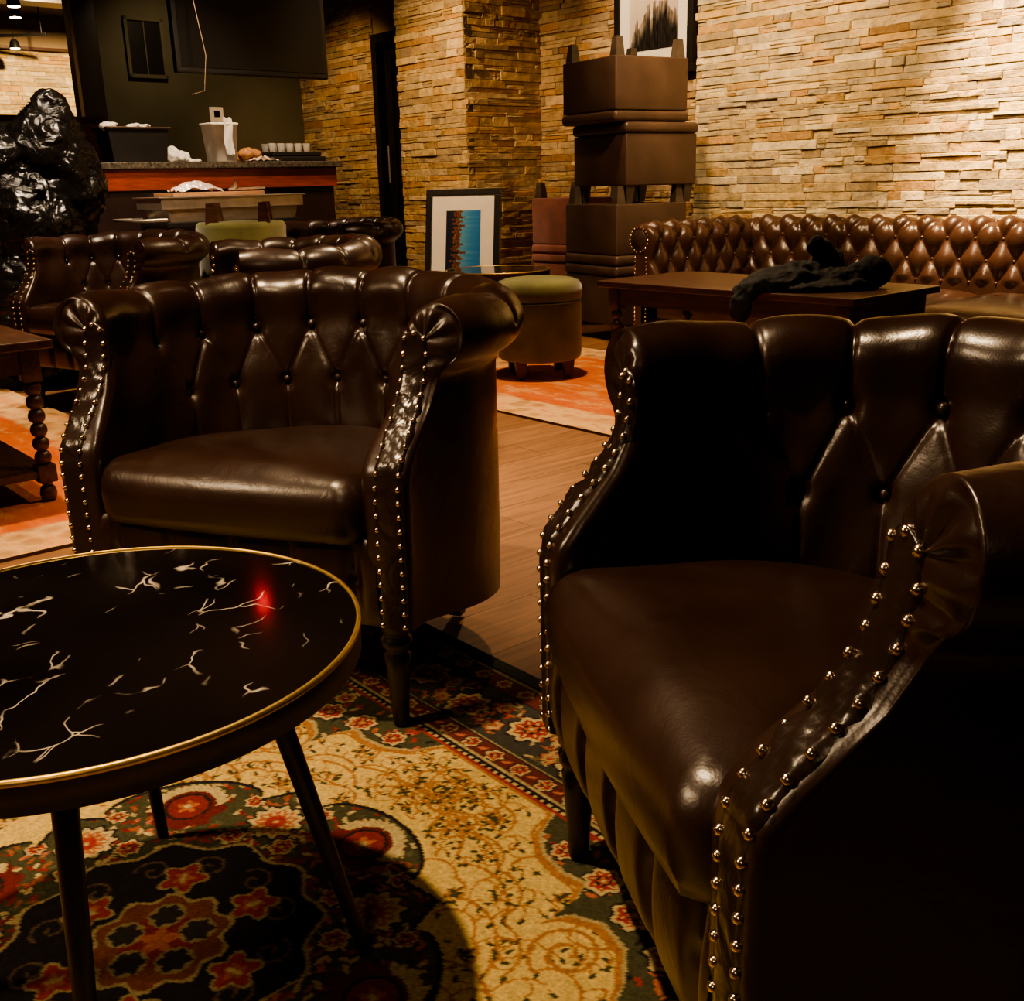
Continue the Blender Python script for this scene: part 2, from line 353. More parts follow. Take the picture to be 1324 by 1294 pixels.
def chair(label, loc, rotz):
    t = thing('tub_chair', label, 'armchair', loc, rotz, 'dark leather tub chairs in the lounge')
    mb, btn, f, S = chair_shell(); mb.obj('backrest', M['leather'], t)
    # front panels with nails
    zs = np.linspace(.200, .655, 60)
    for sg in (1, -1):
        cx = HW*sg; rows = []
        for z in zs:
            y = float(s0_of(z)); dy = (float(s0_of(z+.01))-float(s0_of(z-.01)))/.02; nl = math.hypot(1, dy)
            slope = math.exp(-((z-.53)/.07)**2)
            off = .0165+.003*slope*math.sin(z*150)
            cz = cx+sg*.010*max(0, (z-.45)/.2)
            w = .027
            row = []
            for k in np.linspace(-1, 1, 11):
                b = off-.004*abs(k)**4+(.0022*slope*math.sin(k*7+z*220))
                if abs(k) == 1: b -= .006
                row.append((cz+k*w, y-b/nl, z+b*dy/nl))
            rows.append(row)
        ztop = zs[-1]; ytop = float(s0_of(ztop)); cz = cx+sg*.010
        for a in np.linspace(10, 85, 8):
            a = math.radians(a); row = []
            for k in np.linspace(-1, 1, 11):
                r = math.cos(a); b = .0165-(.006 if abs(k) == 1 else .004*abs(k)**4)
                row.append((cz+k*.027*r, ytop-b, ztop+.030*math.sin(a)*math.sqrt(max(0, 1-.15*k*k))))
            rows.append(row)
        MB().grid(rows, flip=False).obj('arm_front_panel', M['panel'], t)
        # two welts along the front panel
        nb = MB(); path = []
        for z in np.arange(.205, .660, .003):
            path.append(z)
        def ptn(z, side):
            y = float(s0_of(z)); dy = (float(s0_of(z+.01))-float(s0_of(z-.01)))/.02; nl = math.hypot(1, dy)
            c = cx+sg*.010*max(0, (z-.45)/.2); return (c+side*.0205, y-.0145/nl, z+.0145*dy/nl)
        for side in (-1, 1):
            last = None
            for z in path:
                p = ptn(z, side)
                if last is None or math.dist(p, last) >= .0215: nb.ball(p, .0050, 10, 6); last = p
        for a in (35, 90, 145):
            a = math.radians(a); nb.ball((cz+.0205*math.cos(a), ytop-.0145, ztop+.004+.020*math.sin(a)), .0050, 10, 6)
        nb.obj('nailhead_trim', M['nail'], t)
    # seat cushion
    ss = np.linspace(.012, S-.012, 90); X, Y, NX, NY = f(ss); out = np.stack([X-NX*.049, Y-NY*.049], -1)
    fr = [(x, -.012-.012*math.cos(x/.27*PI/2)) for x in np.linspace(-(HW-.052), HW-.052, 26)[1:-1]]
    out = np.concatenate([out, np.array(fr)]); ctr = np.array([0, .26])
    rows = []
    for k, z in ((.0005, .487), (.25, .486), (.5, .482), (.7, .476), (.82, .469), (.90, .461), (.95, .450), (.98, .436), (.995, .418), (1.0, .395), (.995, .365), (.985, .345), (.96, .335), (.5, .335)):
        q = ctr+(out-ctr)*k
        rows.append([(a[0], a[1]-.016*(1 if a[1] < .03 else 0)*max(0, 1-abs(k-1)*14)*(z > .34), z+.006*math.sin(a[0]*14+1)*(k < .95)-(.055*max(0, a[1])/.5 if z > .38 else 0)) for a in q])
    MB().grid(rows, closev=True, flip=False).obj('seat', M['leather'], t)
    # tufted front rail below the cushion
    xs = np.linspace(-(HW-.028), HW-.028, 150); zr = np.linspace(.195, .350, 26); rows = []
    for z in zr:
        row = []
        for x in xs:
            g = fracdist(np.array(x/.122)); v = (z-.195)/.155
            dd = float(g)*.122
            y = -.002-.012*math.sin(v*PI)**.5*(1-math.exp(-(dd/.014)**2)) - .002*math.sin(v*PI) + .008*math.exp(-((dd/.01)**2+((z-.28)/.012)**2))
            row.append((x, y, z))
        rows.append(row)
    mb = MB().grid(rows, flip=True)
    mb.box(-(HW-.03), HW-.03, .01, .05, .195, .345)
    mb.obj('front_rail', M['leather'], t)
    # base
    fb = []
    ssb = np.linspace(0, S, 60); X, Y, NX, NY = f(ssb); ring = [(X[i]+NX[i]*.02, Y[i]+NY[i]*.02) for i in range(60)]
    v = [(x, max(y, .012), .20-.075*min(1, max(0, (y-.05)/.42))) for x, y in ring]; v2 = [(x, y, z+.04) for x, y, z in v]
    mb = MB().add(v+v2, [tuple(range(60)), tuple(range(60, 120))[::-1]]+[(i, (i+1) % 60, 60+(i+1) % 60, 60+i) for i in range(60)])
    mb.obj('seat_base', M['black_wood'], t, smooth=False)
    # legs
    prof = [(.012, 0), (.014, .004), (.0165, .05), (.021, .11), (.0235, .135), (.019, .140), (.019, .146), (.026, .152), (.027, .165), (.022, .170), (.022, .178), (.027, .182), (.027, .215)]
    for x in (-HW+.018, HW-.018): MB().lathe(prof, 20, (x, .026)).obj('leg', M['black_wood'], t)
    for x in (-1, 1):
        x0 = x*(HW-.115); mb = MB()
        mb.add([(x0-.014, .50, 0), (x0+.014, .50, 0), (x0+.014, .528, 0), (x0-.014, .528, 0), (x0-.02, .455, .165), (x0+.02, .455, .165), (x0+.02, .50, .165), (x0-.02, .50, .165)],
               [(3, 2, 1, 0), (4, 5, 6, 7), (0, 1, 5, 4), (1, 2, 6, 5), (2, 3, 7, 6), (3, 0, 4, 7)])
        mb.obj('leg', M['black_wood'], t, smooth=False)
    for p in btn: MB().ball(p, .0095, 12, 6).obj('tuft_button', M['leather'], t)
    return t
ch = chair('large tufted dark leather tub chair facing the round marble table, center left', (-.493, 1.735, .011), -.352)
dup(ch, (.1096, .9677, .011), -1.39, 'nearest dark leather tub chair filling the right foreground, its side turned to us')
dup(ch, (-1.84, 4.42, .012), -.55, 'tub chair at far left behind the turned leg wooden table, its tufted inside showing')
dup(ch, (-1.06, 3.64, .0115), -1.2, 'tub chair seen side on directly behind the large tufted chair, facing left')
dup(ch, (-1.21, 6.20, .0), -.9, 'farthest tub chair, standing beside the bar left of the standing picture')

# ------------------------------------------------------------------ round marble tables
def round_table(label, loc, R, rot, group='round black marble tables with brass rims', H=.45):
    t = thing('round_table', label, 'table', loc, rot, group)
    MB().lathe([(R-.004, H-.028), (R-.004, H-.001), (R-.0045, H)], 96).obj('tabletop', M['marble'], t, smooth=False)
    mb = MB(); mb.lathe([(R-.005, H-.034), (R, H-.033), (R, H-.003)], 96); mb.obj('edge_band', M['bronze'], t); autosmooth(t.children[-1] if t.children else bpy.data.objects[-1]) if False else None
    P = []
    n = 96
    pr = [(R-.0035, H-.001), (R-.0035, H+.0018), (R-.002, H+.0022), (R+.0012, H+.001), (R+.0012, H-.004), (R-.001, H-.005)]
    MB().grid([[(r*math.cos(2*PI*k/n), r*math.sin(2*PI*k/n), z) for k in range(n)] for r, z in pr], closev=True, flip=True).obj('rim', M['brass'], t)
    for k in range(4):
        a = math.radians((-5, 93, 182, -86)[k]); d = (math.cos(a), math.sin(a)); top = Vector((d[0]*R*.61, d[1]*R*.61, H-.03)); bot = Vector((d[0]*R*.93, d[1]*R*.93, 0)); mid = top.lerp(bot, .52)
        l = MB().tube([top, mid], [.0135, .0115], 16).obj('leg', M['black_wood'], t)
        MB().tube([mid, bot], [.0113, .008], 16).obj('leg_tip', M['bronze'], l)
    return t
rt = round_table('round black marble table with brass rim in the left foreground, splayed legs', (-.4743, 1.0648, .0125), .300, math.radians(8), H=.439)
round_table('round brass rimmed table in the distance carrying the standing framed picture', (-.05, 6.12, .0), .30, .3, H=.45)

# ------------------------------------------------------------------ rectangular tables with bobbin legs
def coffee_table(label, p0, p1, q0, q1, H, base, mat):
    cx, cy = (p0+p1)/2, (q0+q1)/2; L, Wd = p1-p0, q1-q0
    t = thing('coffee_table', label, 'table', W(cx, cy, base), RZ, 'dark wooden coffee tables with turned legs'); H = H-base
    top = MB()
    top.box(-L/2, L/2, -Wd/2, Wd/2, H-.026, H, .004); top.obj('tabletop', mat, t, smooth=False)
    a = MB(); i = .045
    a.box(-L/2+i, L/2-i, -Wd/2+i, -Wd/2+i+.02, H-.10, H-.026); a.box(-L/2+i, L/2-i, Wd/2-i-.02, Wd/2-i, H-.10, H-.026)
    a.box(-L/2+i, -L/2+i+.02, -Wd/2+i, Wd/2-i, H-.10, H-.026); a.box(L/2-i-.02, L/2-i, -Wd/2+i, Wd/2-i, H-.10, H-.026)
    a.obj('apron', mat, t, smooth=False)
    MB().box(-L/2+i, L/2-i, -Wd/2+i, Wd/2-i, .075, .10, .003).obj('shelf', mat, t, smooth=False)
    for sx in (-1, 1):
        for sy in (-1, 1):
            x, y = sx*(L/2-.062), sy*(Wd/2-.062); l = MB()
            l.box(x-.027, x+.027, y-.027, y+.027, H-.125, H-.027, .003); l.box(x-.027, x+.027, y-.027, y+.027, .06, .115, .003)
            prof = [(.012, 0), (.022, .006), (.026, .022), (.022, .040), (.014, .050), (.018, .06)]
            l.lathe(prof, 18, (x, y))
            z0, z1, nb = .115, H-.125, 6; pr = []
            for k in range(nb*8+1):
                u = k/8; r = .0125+.0125*abs(math.sin(PI*u))**.6; pr.append((r, z0+(z1-z0)*k/(nb*8)))
            l.lathe(pr, 18, (x, y)); autosmooth(l.obj('leg', mat, t))
    return t
coffee_table('dark wooden coffee table under the black jacket, between sofa and right armchair', -3.245, -2.0, 3.265, 3.86, .51, .012, M['dark_wood'])
coffee_table('dark wooden coffee table with bobbin legs cut off by the left edge', -4.46, -3.255, .36, .99, .51, .012, M['dark_wood'])

# ------------------------------------------------------------------ ottomans
def square_ottoman(name, label, x, y, z, rotz, w=.53, h=.445, leg=.10, inv=False, mat='vinyl', group='square leather ottomans stacked in the corner'):
    t = thing(name, label, 'ottoman', (x, y, z), rotz, group); k = w/2
    def Z(a): return h-a if inv else a
    def bx(mb, x0, x1, y0, y1, z0, z1, b, s=3): za, zb = Z(z0), Z(z1); mb.box(x0, x1, y0, y1, min(za, zb), max(za, zb), b, s)
    mb = MB(); bx(mb, -k+.006, k-.006, -k+.006, k-.006, leg, h-.062, .008); mb.obj('body', M[mat], t)
    autosmooth(bpy.data.objects[t.name] and [o for o in bpy.data.objects if o.parent == t][-1])
    mb = MB(); bx(mb, -k-.004, k+.004, -k-.004, k+.004, h-.060, h, .022, 4); mb.obj('lid', M[mat], t)
    for sx in (-1, 1):
        for sy in (-1, 1):
            cx, cy = sx*(k-.05), sy*(k-.05); a, b2 = .030, .020
            z0, z1 = Z(0), Z(leg)
            v = [(cx+i*b2, cy+j*b2, z0) for i, j in ((-1, -1), (1, -1), (1, 1), (-1, 1))]+[(cx+i*a, cy+j*a, z1) for i, j in ((-1, -1), (1, -1), (1, 1), (-1, 1))]
            f = [(3, 2, 1, 0), (4, 5, 6, 7)]+[(i, (i+1) % 4, 4+(i+1) % 4, 4+i) for i in range(4)]
            if inv: f = [q[::-1] for q in f]
            MB().add(v, f).obj('leg', M['grey_leg'], t, smooth=False)
    return t
def corner_at(cx, cy, w, th):   # centre of a square whose nearest corner is at cx, cy (right face turned by th)
    return cx+math.cos(th)*w/2-math.sin(th)*w/2, cy+math.sin(th)*w/2+math.cos(th)*w/2
z = 0; TH = math.radians(31)
specs = [('bottom ottoman of the tall leather stack, standing upright on its feet', .635, 6.16, 0, False, 31),
         ('second ottoman from the bottom of the leather stack, turned upside down', .635, 6.16, .445, True, 31),
         ('third ottoman up in the leather stack, standing upright on the overturned one', .690, 6.19, .79, False, 31),
         ('topmost ottoman of the leather stack, overturned with feet pointing up', .625, 6.16, 1.235, True, 31)]
for lab, cx, cy, zz, inv, th in specs:
    x, y = corner_at(cx, cy, .53, math.radians(th)); square_ottoman('square_ottoman', lab, x, y, zz, math.radians(th), inv=inv)
x, y = .50, 7.33
square_ottoman('square_ottoman', 'dusty pink ottoman overturned behind the stacked leather ottomans', x, y, .46, RZ+.1, .46, .46, inv=True, mat='pink', group='dusty pink ottomans behind the stack')
square_ottoman('square_ottoman', 'lower dusty pink ottoman carrying the overturned pink one', x, y, 0, RZ+.1, .46, .46, mat='pink', group='dusty pink ottomans behind the stack')
def round_ottoman(label, x, y, z, rotz, inv=False, R=.205, h=.475):
    t = thing('round_ottoman', label, 'ottoman', (x, y, z), rotz, 'round olive velvet ottomans'); leg = .085; h0 = .475
    def Z(a): return h-a if inv else a
    def L(name, prof, mat):
        pr = [(r, Z(leg+(min(q, h0)-leg)*(h-leg)/(h0-leg)) if q > leg else Z(q)) for r, q in prof]
        if inv: pr = pr[::-1]
        return MB().lathe(pr, 56).obj(name, mat, t)
    L('body', [(R*.5, leg), (R*.93, leg), (R*.985, leg+.012), (R, leg+.03), (R, .28), (R, .352), (R*.985, .362), (R*.9, .366)], M['velvet'])
    L('lid', [(R*.9, .366), (R*.985, .369), (R*1.01, .380), (R*1.015, .41), (R*1.0, .437), (R*.95, .455), (R*.8, .467), (R*.5, .474), (.0, h0)], M['velvet'])
    zw = Z(leg+(.362-leg)*(h-leg)/(h0-leg)); MB().lathe([(R+.001, zw-.003), (R+.004, zw), (R+.001, zw+.003)], 56).obj('welt', M['velvet'], t)
    for a in range(4):
        a = a*PI/2+PI/4; cx, cy = (R-.04)*math.cos(a), (R-.04)*math.sin(a)
        v = [(cx+i*.018, cy+j*.018, Z(0)) for i, j in ((-1, -1), (1, -1), (1, 1), (-1, 1))]+[(cx+i*.027, cy+j*.027, Z(leg+.004)) for i, j in ((-1, -1), (1, -1), (1, 1), (-1, 1))]
        f = [(3, 2, 1, 0), (4, 5, 6, 7)]+[(i, (i+1) % 4, 4+(i+1) % 4, 4+i) for i in range(4)]
        if inv: f = [q[::-1] for q in f]
        MB().add(v, f).obj('leg', M['dark_wood'], t, smooth=False)
    return t
round_ottoman('round olive velvet ottoman standing on the orange rug behind the large tufted chair', .155, 5.13, .012, .15)
round_ottoman('lower round olive ottoman hidden behind the tub chairs, carrying the overturned one', -1.235, 5.06, .0, .1, h=.43)
round_ottoman('overturned round olive ottoman, brown feet up, behind the tub chairs', -1.235, 5.06, .43, .15, inv=True, h=.435)

# ------------------------------------------------------------------ chesterfield sofa
def sofa():
    t = thing('chesterfield_sofa', 'long brown button tufted chesterfield sofa along the bright stone wall', 'sofa', W(0, 0, 0), RZ)
    pa, qb, q0, pend, rc = -3.94, 5.235, 4.30, -.9, .09
    # path: arm up +q, corner, back along +p (local x = p, local y = q)
    X = [pa]*80; Y = list(np.linspace(q0, qb-rc, 80))
    for a in np.linspace(PI, PI/2, 20)[1:-1]: X.append(pa+rc+rc*math.cos(a)); Y.append(qb-rc+rc*math.sin(a))
    X += list(np.linspace(pa+rc, pend, 300)); Y += [qb]*300
    X = np.array(X); Y = np.array(Y); Sx = np.concatenate([[0], np.cumsum(np.hypot(np.diff(X), np.diff(Y)))])
    L = Sx[-1]; sec = [(-.105, .27), (-.10, .38), (-.09, .47), (-.078, .545)]
    for ang in np.linspace(165, -70, 18): sec.append((.0+.078*math.cos(math.radians(ang)), .613+.078*math.sin(math.radians(ang))))
    sec += [(.035, .50), (.035, .30), (.035, .07)]
    sec = np.array(sec); d = np.concatenate([[0], np.cumsum(np.hypot(*np.diff(sec, axis=0).T))])
    NT = 100; tt = np.linspace(0, d[-1], NT); n0 = np.interp(tt, d, sec[:, 0]); z0 = np.interp(tt, d, sec[:, 1])
    for _ in range(2): n0[1:-1] = (n0[:-2]+2*n0[1:-1]+n0[2:])/4; z0[1:-1] = (z0[:-2]+2*z0[1:-1]+z0[2:])/4
    dn = np.gradient(n0, tt); dz = np.gradient(z0, tt); l = np.hypot(dn, dz); on, oz = -dz/l, dn/l
    NS = int(L/.0085); ss = np.linspace(0, L, NS)
    x = np.interp(ss, Sx, X); y = np.interp(ss, Sx, Y); e = .03
    tx = np.interp(ss+e, Sx, X)-np.interp(ss-e, Sx, X); ty = np.interp(ss+e, Sx, Y)-np.interp(ss-e, Sx, Y); ll = np.hypot(tx, ty); nx, ny = -ty/ll, tx/ll
    du, dv = .14, .105; s_c = 80*(qb-rc-q0)/80+rc*PI/4
    tl = tt[int(np.argmax(z0))]+.055
    SS, T = np.meshgrid(ss-s_c, tt, indexing='ij')
    uu = SS/du; vv = (T-.13)/dv
    a = uu-vv/2; b = uu+vv/2
    sc_ = du*.9
    puff = .038*(np.abs(np.sin(PI*a)*np.sin(PI*b))+1e-6)**.55
    # below the first row: vertical pleats
    low = .024*(np.abs(np.sin(PI*uu))+1e-6)**.4; puff = np.where(vv < 0, low, puff)
    hi = .014*(np.abs(np.sin(PI*(uu-round(0))))+1e-6)**.35
    vmax = 3.0; topu = .020*(np.abs(np.sin(PI*(uu+.5)))+1e-6)**.4; puff = np.where(vv > vmax, topu, puff)
    fade = np.where(T > tl, np.exp(-((T-tl)/.02)**2), 1); disp = (puff-.006)*fade
    disp -= .02*np.exp(-((np.minimum(ss, 9)[:, None]-s_c)/.012)**2)*(T < tl)
    pinch = np.clip(1-np.exp(-((SS)/.05)**2), .15, 1); 
    disp = disp*pinch
    nn = n0[None, :]+on[None, :]*disp; zz = z0[None, :]+oz[None, :]*disp
    P = np.stack([x[:, None]+nx[:, None]*nn, y[:, None]+ny[:, None]*nn, zz], -1)
    rows = []
    for k, fw in ((1, .012), (.7, .012), (.45, .016), (.3, .016), (.15, .014), (.05, .008)):
        base = P[0]; zt = np.clip(base[:, 2], .1, .613); tx_ = np.where(base[:, 2] > .54, pa, pa+.02)
        rows.append(np.stack([base[:, 0]*(1-k)+tx_*k, np.full(NT, q0-fw), base[:, 2]*(1-k)+zt*k], -1))
    mb = MB(); mb.grid([r.tolist() for r in rows]+[P[i].tolist() for i in range(NS)]); mb.obj('tufted_back', M['leather2'], t)
    MB().lathe([(.056, 0), (.05, .008), (.0, .010)], 28).obj('scroll_disc', M['vinyl_dark'], t, loc=(pa, q0-.012, .613)).rotation_euler = (PI/2, 0, 0)
    for j in range(4):
        tr = .13+j*dv; jj = int(np.argmin(abs(tt-tr)))
        k0 = math.ceil((-s_c+.06)/du-(j % 2)/2); k1 = math.floor((2.25)/du-(j % 2)/2)
        for k in range(k0, k1+1):
            s = (k+(j % 2)/2)*du+s_c
            if abs(s-s_c) < .05: continue
            i = int(np.argmin(abs(ss-s))); MB().ball(tuple(P[i, jj]), .0095, 10, 5).obj('tuft_button', M['leather2'], t)
    nb = MB()
    for z in np.arange(.10, .54, .021):
        for dx in (-.055, .025): nb.ball((pa+dx+.03, q0-.016, z), .006, 8, 5)
    nb.obj('nailhead_trim', M['nail'], t); nb = MB()
    for a_ in np.arange(0, 360, 20): nb.ball((pa+.064*math.cos(math.radians(a_)), q0-.016, .613+.064*math.sin(math.radians(a_))), .006, 8, 5)
    nb.obj('nailhead_trim', M['nail'], t)
    MB().box(pa-.03, pend, q0+.03, qb-.0, .06, .20, .01).obj('seat_base', M['leather2'], t)
    c0 = pa+.115; 
    for k in range(4):
        a0 = c0+k*.70+.004; mb = MB(); nx_, ny_ = 34, 34; x0, x1, y0, y1 = a0, a0+.692, q0-.0, qb-.085; rows = []
        def prof(u): return (1-abs(2*u-1)**6)**.5 if abs(2*u-1) < 1 else 0
        for i in range(nx_+1):
            u = i/nx_; u = .5-.5*math.cos(PI*u); r = []
            for j in range(ny_+1):
                v = j/ny_; v = .5-.5*math.cos(PI*v); h = min(prof(u), prof(v)); r.append((x0+(x1-x0)*u, y0+(y1-y0)*v, .285+.085*h+.012*math.sin(PI*u)*math.sin(PI*v)+.003*math.sin(u*40+v*9)*(1-h)))
            rows.append(r)
        mb.grid(rows, flip=False); mb.box(x0, x1, y0, y1, .20, .288, .01)
        mb.obj('seat_cushion', M['leather2'], t)
    for (x, y) in ((pa+.03, q0+.08), (pa+.03, qb-.05), (pend-.1, q0+.08), (pend-.1, qb-.05)):
        MB().lathe([(.02, 0), (.03, .015), (.03, .04), (.02, .062)], 16, (x, y)).obj('leg', M['black_wood'], t)
    return t
sofa()

# ------------------------------------------------------------------ persian rug (each knot painted on the pile mesh)
def persian():
    hx, hy = 1.2, .844; pc, qc = -1.15, .368; r = .0031
    nx, ny = int(2*hx/r), int(2*hy/r)
    x = np.linspace(-hx, hx, nx); y = np.linspace(-hy, hy, ny); X, Y = np.meshgrid(x, y)
    cream = np.array((.55, .40, .135)); brown = np.array((.33, .15, .045)); green = np.array((.054, .053, .026)); red = np.array((.27, .030, .018)); dark = np.array((.014, .011, .012)); ivory = np.array((.44, .35, .17)); rust = np.array((.34, .11, .05)); navy = np.array((.022, .024, .030)); pink = np.array((.38, .12, .07))
    img = np.empty((ny, nx, 3)); img[:] = cream
    def win(cx, cy, R):
        i0, i1 = max(0, int((cx-R+hx)/r)), min(nx, int((cx+R+hx)/r)+2); j0, j1 = max(0, int((cy-R+hy)/r)), min(ny, int((cy+R+hy)/r)+2)
        return slice(j0, j1), slice(i0, i1)
    def disc(cx, cy, R, col, n=0, ph=0, amp=.0, mask=None):
        w = win(cx, cy, R*1.3); 
        if w[0].stop <= w[0].start or w[1].stop <= w[1].start: return
        dx, dy = X[w]-cx, Y[w]-cy; rr = np.hypot(dx, dy); th = np.arctan2(dy, dx)
        m = rr < R*(1+amp*np.cos(n*th+ph))
        if mask is not None: m &= mask[w]
        img[w][m] = col
    def stroke(pts, wd, col, mask=None):
        for (xa, ya), (xb, yb) in zip(pts[:-1], pts[1:]):
            n = max(1, int(math.hypot(xb-xa, yb-ya)/(r*.8)))
            for k in range(n): disc(xa+(xb-xa)*k/n, ya+(yb-ya)*k/n, wd, col, mask=mask)
    def leaf(cx, cy, a, L, wd, col, mask=None):
        w = win(cx, cy, L*1.2)
        if w[0].stop <= w[0].start or w[1].stop <= w[1].start: return
        dx, dy = X[w]-cx, Y[w]-cy; u = dx*math.cos(a)+dy*math.sin(a); v = -dx*math.sin(a)+dy*math.cos(a)
        m = (u/L)**2+(v/wd)**2 < 1
        if mask is not None: m &= mask[w]
        img[w][m] = col
    def rosette(cx, cy, R, c0=dark, c1=ivory, c2=red, c3=dark, c4=rust, n=8, mask=None):
        ph = rng.random()*6
        disc(cx, cy, R*1.08, c0, n, ph, .10, mask); disc(cx, cy, R*.95, c1, n, ph, .12, mask); disc(cx, cy, R*.72, c2, n, ph, .12, mask)
        for k in range(n): leaf(cx+R*.55*math.cos(2*PI*k/n-ph/n), cy+R*.55*math.sin(2*PI*k/n-ph/n), 2*PI*k/n-ph/n, R*.16, R*.05, c1, mask)
        disc(cx, cy, R*.38, c3, n, 0, .08, mask); disc(cx, cy, R*.27, c4, 5, 0, .2, mask); disc(cx, cy, R*.1, c1, mask=mask)
    # --- field
    Rr = np.hypot(X, Y); TH_ = np.degrees(np.arctan2(Y, X)); ph = np.mod(TH_-90+30, 60)-30; ap = np.abs(ph)
    Rm = np.where(ap < 21, .325+.052*np.sqrt(np.clip(1-(ap/21.5)**2, 0, 1)), .325+.036*((ap-21)/9)**1.2)
    ax_ = np.abs(X); ay_ = np.abs(Y)
    yb = np.interp(ax_, [0, .125, .14, .16, .2, .25, .285, .30, .305, .32, .36, .41, .45, .48, .50, .55, .62, .66, .68, .75, .85, .95], [.56, .56, .545, .50, .472, .462, .470, .44, .385, .41, .428, .415, .37, .30, .27, .29, .25, .20, .14, .12, .06, .0])
    med = Rr < Rm; span = ay_ > yb; fieldm = (hy-ay_ > .285) & (hx-ax_ > .285)
    creamm = fieldm & ~med & ~span
    # vines on the cream field
    def branch(x0, y0, a, L, curl, depth=0, wd=.0026):
        pts = [(x0, y0)]; n = 16; aa = a
        for k in range(n):
            aa += curl/n*(1+k*.12); x0 += math.cos(aa)*L/n; y0 += math.sin(aa)*L/n; pts.append((x0, y0))
            if depth < 2 and k in ((4, 8, 12) if depth == 0 else (8,)): branch(x0, y0, aa+(1 if (k % 2) else -1)*.75, L*.42, (1 if (k % 2) else -1)*1.2, depth+1, .0017)
        stroke(pts, wd, brown, creamm)
        leaf(x0+.006, y0, aa+.5, .0065, .0030, green*.9, creamm)
    for qd in (1, -1):
        for sx in (1, -1):
            for a0, rr0, L, cu in ((20, .44, .22, 1.2), (38, .42, .20, 1.0), (52, .44, .16, .9), (66, .45, .17, 1.1), (78, .45, .16, 1.0), (90, .43, .14, .8), (8, .50, .22, 1.3), (28, .55, .2, -1.4), (2, .66, .22, 1.4), (-8, .8, .2, 1), (10, .75, .15, 1.2), (84, .50, .10, 1.6), (72, .52, .11, -1.5), (60, .53, .12, 1.5), (48, .52, .13, -1.2), (34, .54, .12, 1.4), (18, .56, .14, -1.5), (66, .39, .10, 1.5), (48, .40, .10, 1.4), (24, .40, .12, 1.2), (80, .41, .09, -1.4), (97, .52, .10, 1.2), (93, .45, .12, -1.2)):
                aa = math.radians(a0); x0, y0 = rr0*math.cos(aa), rr0*math.sin(aa)
                branch(sx*x0, qd*y0, math.atan2(qd*math.sin(aa+1.25), sx*math.cos(aa+1.25)), L, cu*sx*qd)
                branch(sx*x0, qd*y0, math.atan2(qd*math.sin(aa-.9), sx*math.cos(aa-.9)), L*.7, -cu*sx*qd)
            # spiral volute in the cream lobe
            pts = [(sx*(.368+(.006+.0085*k/6)*math.cos(k*.33)), qd*(.368+(.006+.0085*k/6)*math.sin(k*.33))) for k in range(34)]
            stroke(pts, .0034, brown, creamm)
    n_t = 520
    for _ in range(n_t):
        px, py = (rng.random()*2-1)*.9, (rng.random()*2-1)*.56
        leaf(px, py, rng.random()*6, .0062, .0019, green if rng.random() < .55 else brown, creamm)
    # spandrels
    sp = span & fieldm; img[sp] = green
    for _ in range(3000):
        px, py = (rng.random()*2-1)*.91, (rng.random()*2-1)*.56
        c = [ivory, red, rust, pink, dark][rng.integers(5)]; leaf(px, py, rng.random()*6, .009, .0042, c, sp)
    for sx in (1, -1):
        for sy in (1, -1):
            for (px, py, R) in ((.215, .51, .022), (.30, .50, .028), (.375, .48, .03), (.46, .46, .035), (.54, .40, .036), (.55, .5, .036), (.65, .45, .045), (.76, .34, .05), (.85, .22, .04), (.74, .48, .045), (.86, .45, .045), (.40, .53, .02), (.9, .34, .03)):
                rosette(sx*px, sy*py, R, dark, ivory, red, dark, rust, 7, sp)
    # outline between cream and spandrel
    edge = fieldm & (np.abs(ay_-yb) < .0065) ; img[edge] = brown
    edge2 = fieldm & (ay_-yb > .0065) & (ay_-yb < .014); img[edge2] = ivory*.8
    # medallion
    img[med] = green
    img[(Rr < Rm) & (Rr > Rm-.0075)] = dark
    mm = Rr < Rm-.009
    for _ in range(1300):
        a = rng.random()*2*PI; rr = .19+rng.random()*.18; c = [ivory, red*.8, rust*.8, red*.6, pink, green*1.6, ivory][rng.integers(7)]
        leaf(rr*math.cos(a), rr*math.sin(a), a+rng.random()*3, .0085, .0036, c, mm)
    for k in range(6):
        a = math.radians(90+60*k-1); cx, cy = .305*math.cos(a), .305*math.sin(a)
        disc(cx, cy, .058, red*.45, 9, 0, .08, mm)
        for q in range(16):
            b = a+(q-7.5)*.2; leaf(cx+.052*math.cos(b), cy+.052*math.sin(b), b+.7, .013, .0055, ivory, mm)
        disc(cx, cy, .036, dark, mask=mm); disc(cx, cy, .031, red*.7, mask=mm); disc(cx, cy, .014, rust, 5, 0, .3, mm); disc(cx, cy, .006, ivory, mask=mm)
        a += math.radians(30); cx, cy = .272*math.cos(a), .272*math.sin(a); rosette(cx, cy, .040, dark, ivory, rust, red, red, 11, mm)
        for da in (-11, 11):
            b = a+math.radians(da); rosette(.315*math.cos(b), .315*math.sin(b), .016, dark, ivory, red, dark, rust, 6, mm)
            rosette(.225*math.cos(b), .225*math.sin(b), .02, dark, ivory, red, dark, rust, 6, mm)
    T6 = np.arctan2(Y, X); Ri = .196+.012*np.cos(12*T6)+.010*np.abs(np.sin(6*T6+.4))
    inn = Rr < Ri; img[inn] = dark; img[inn & (Rr > Ri-.006)] = ivory*.8
    ii = Rr < Ri-.008
    for k in range(12):
        a = math.radians(30*k+10); pts = [((.15+.0)*math.cos(a)+(.004+.0022*j)*math.cos(j*.7+a), .15*math.sin(a)+(.004+.0022*j)*math.sin(j*.7+a)) for j in range(12)]
        stroke(pts, .0022, np.array((.11, .07, .04)), ii)
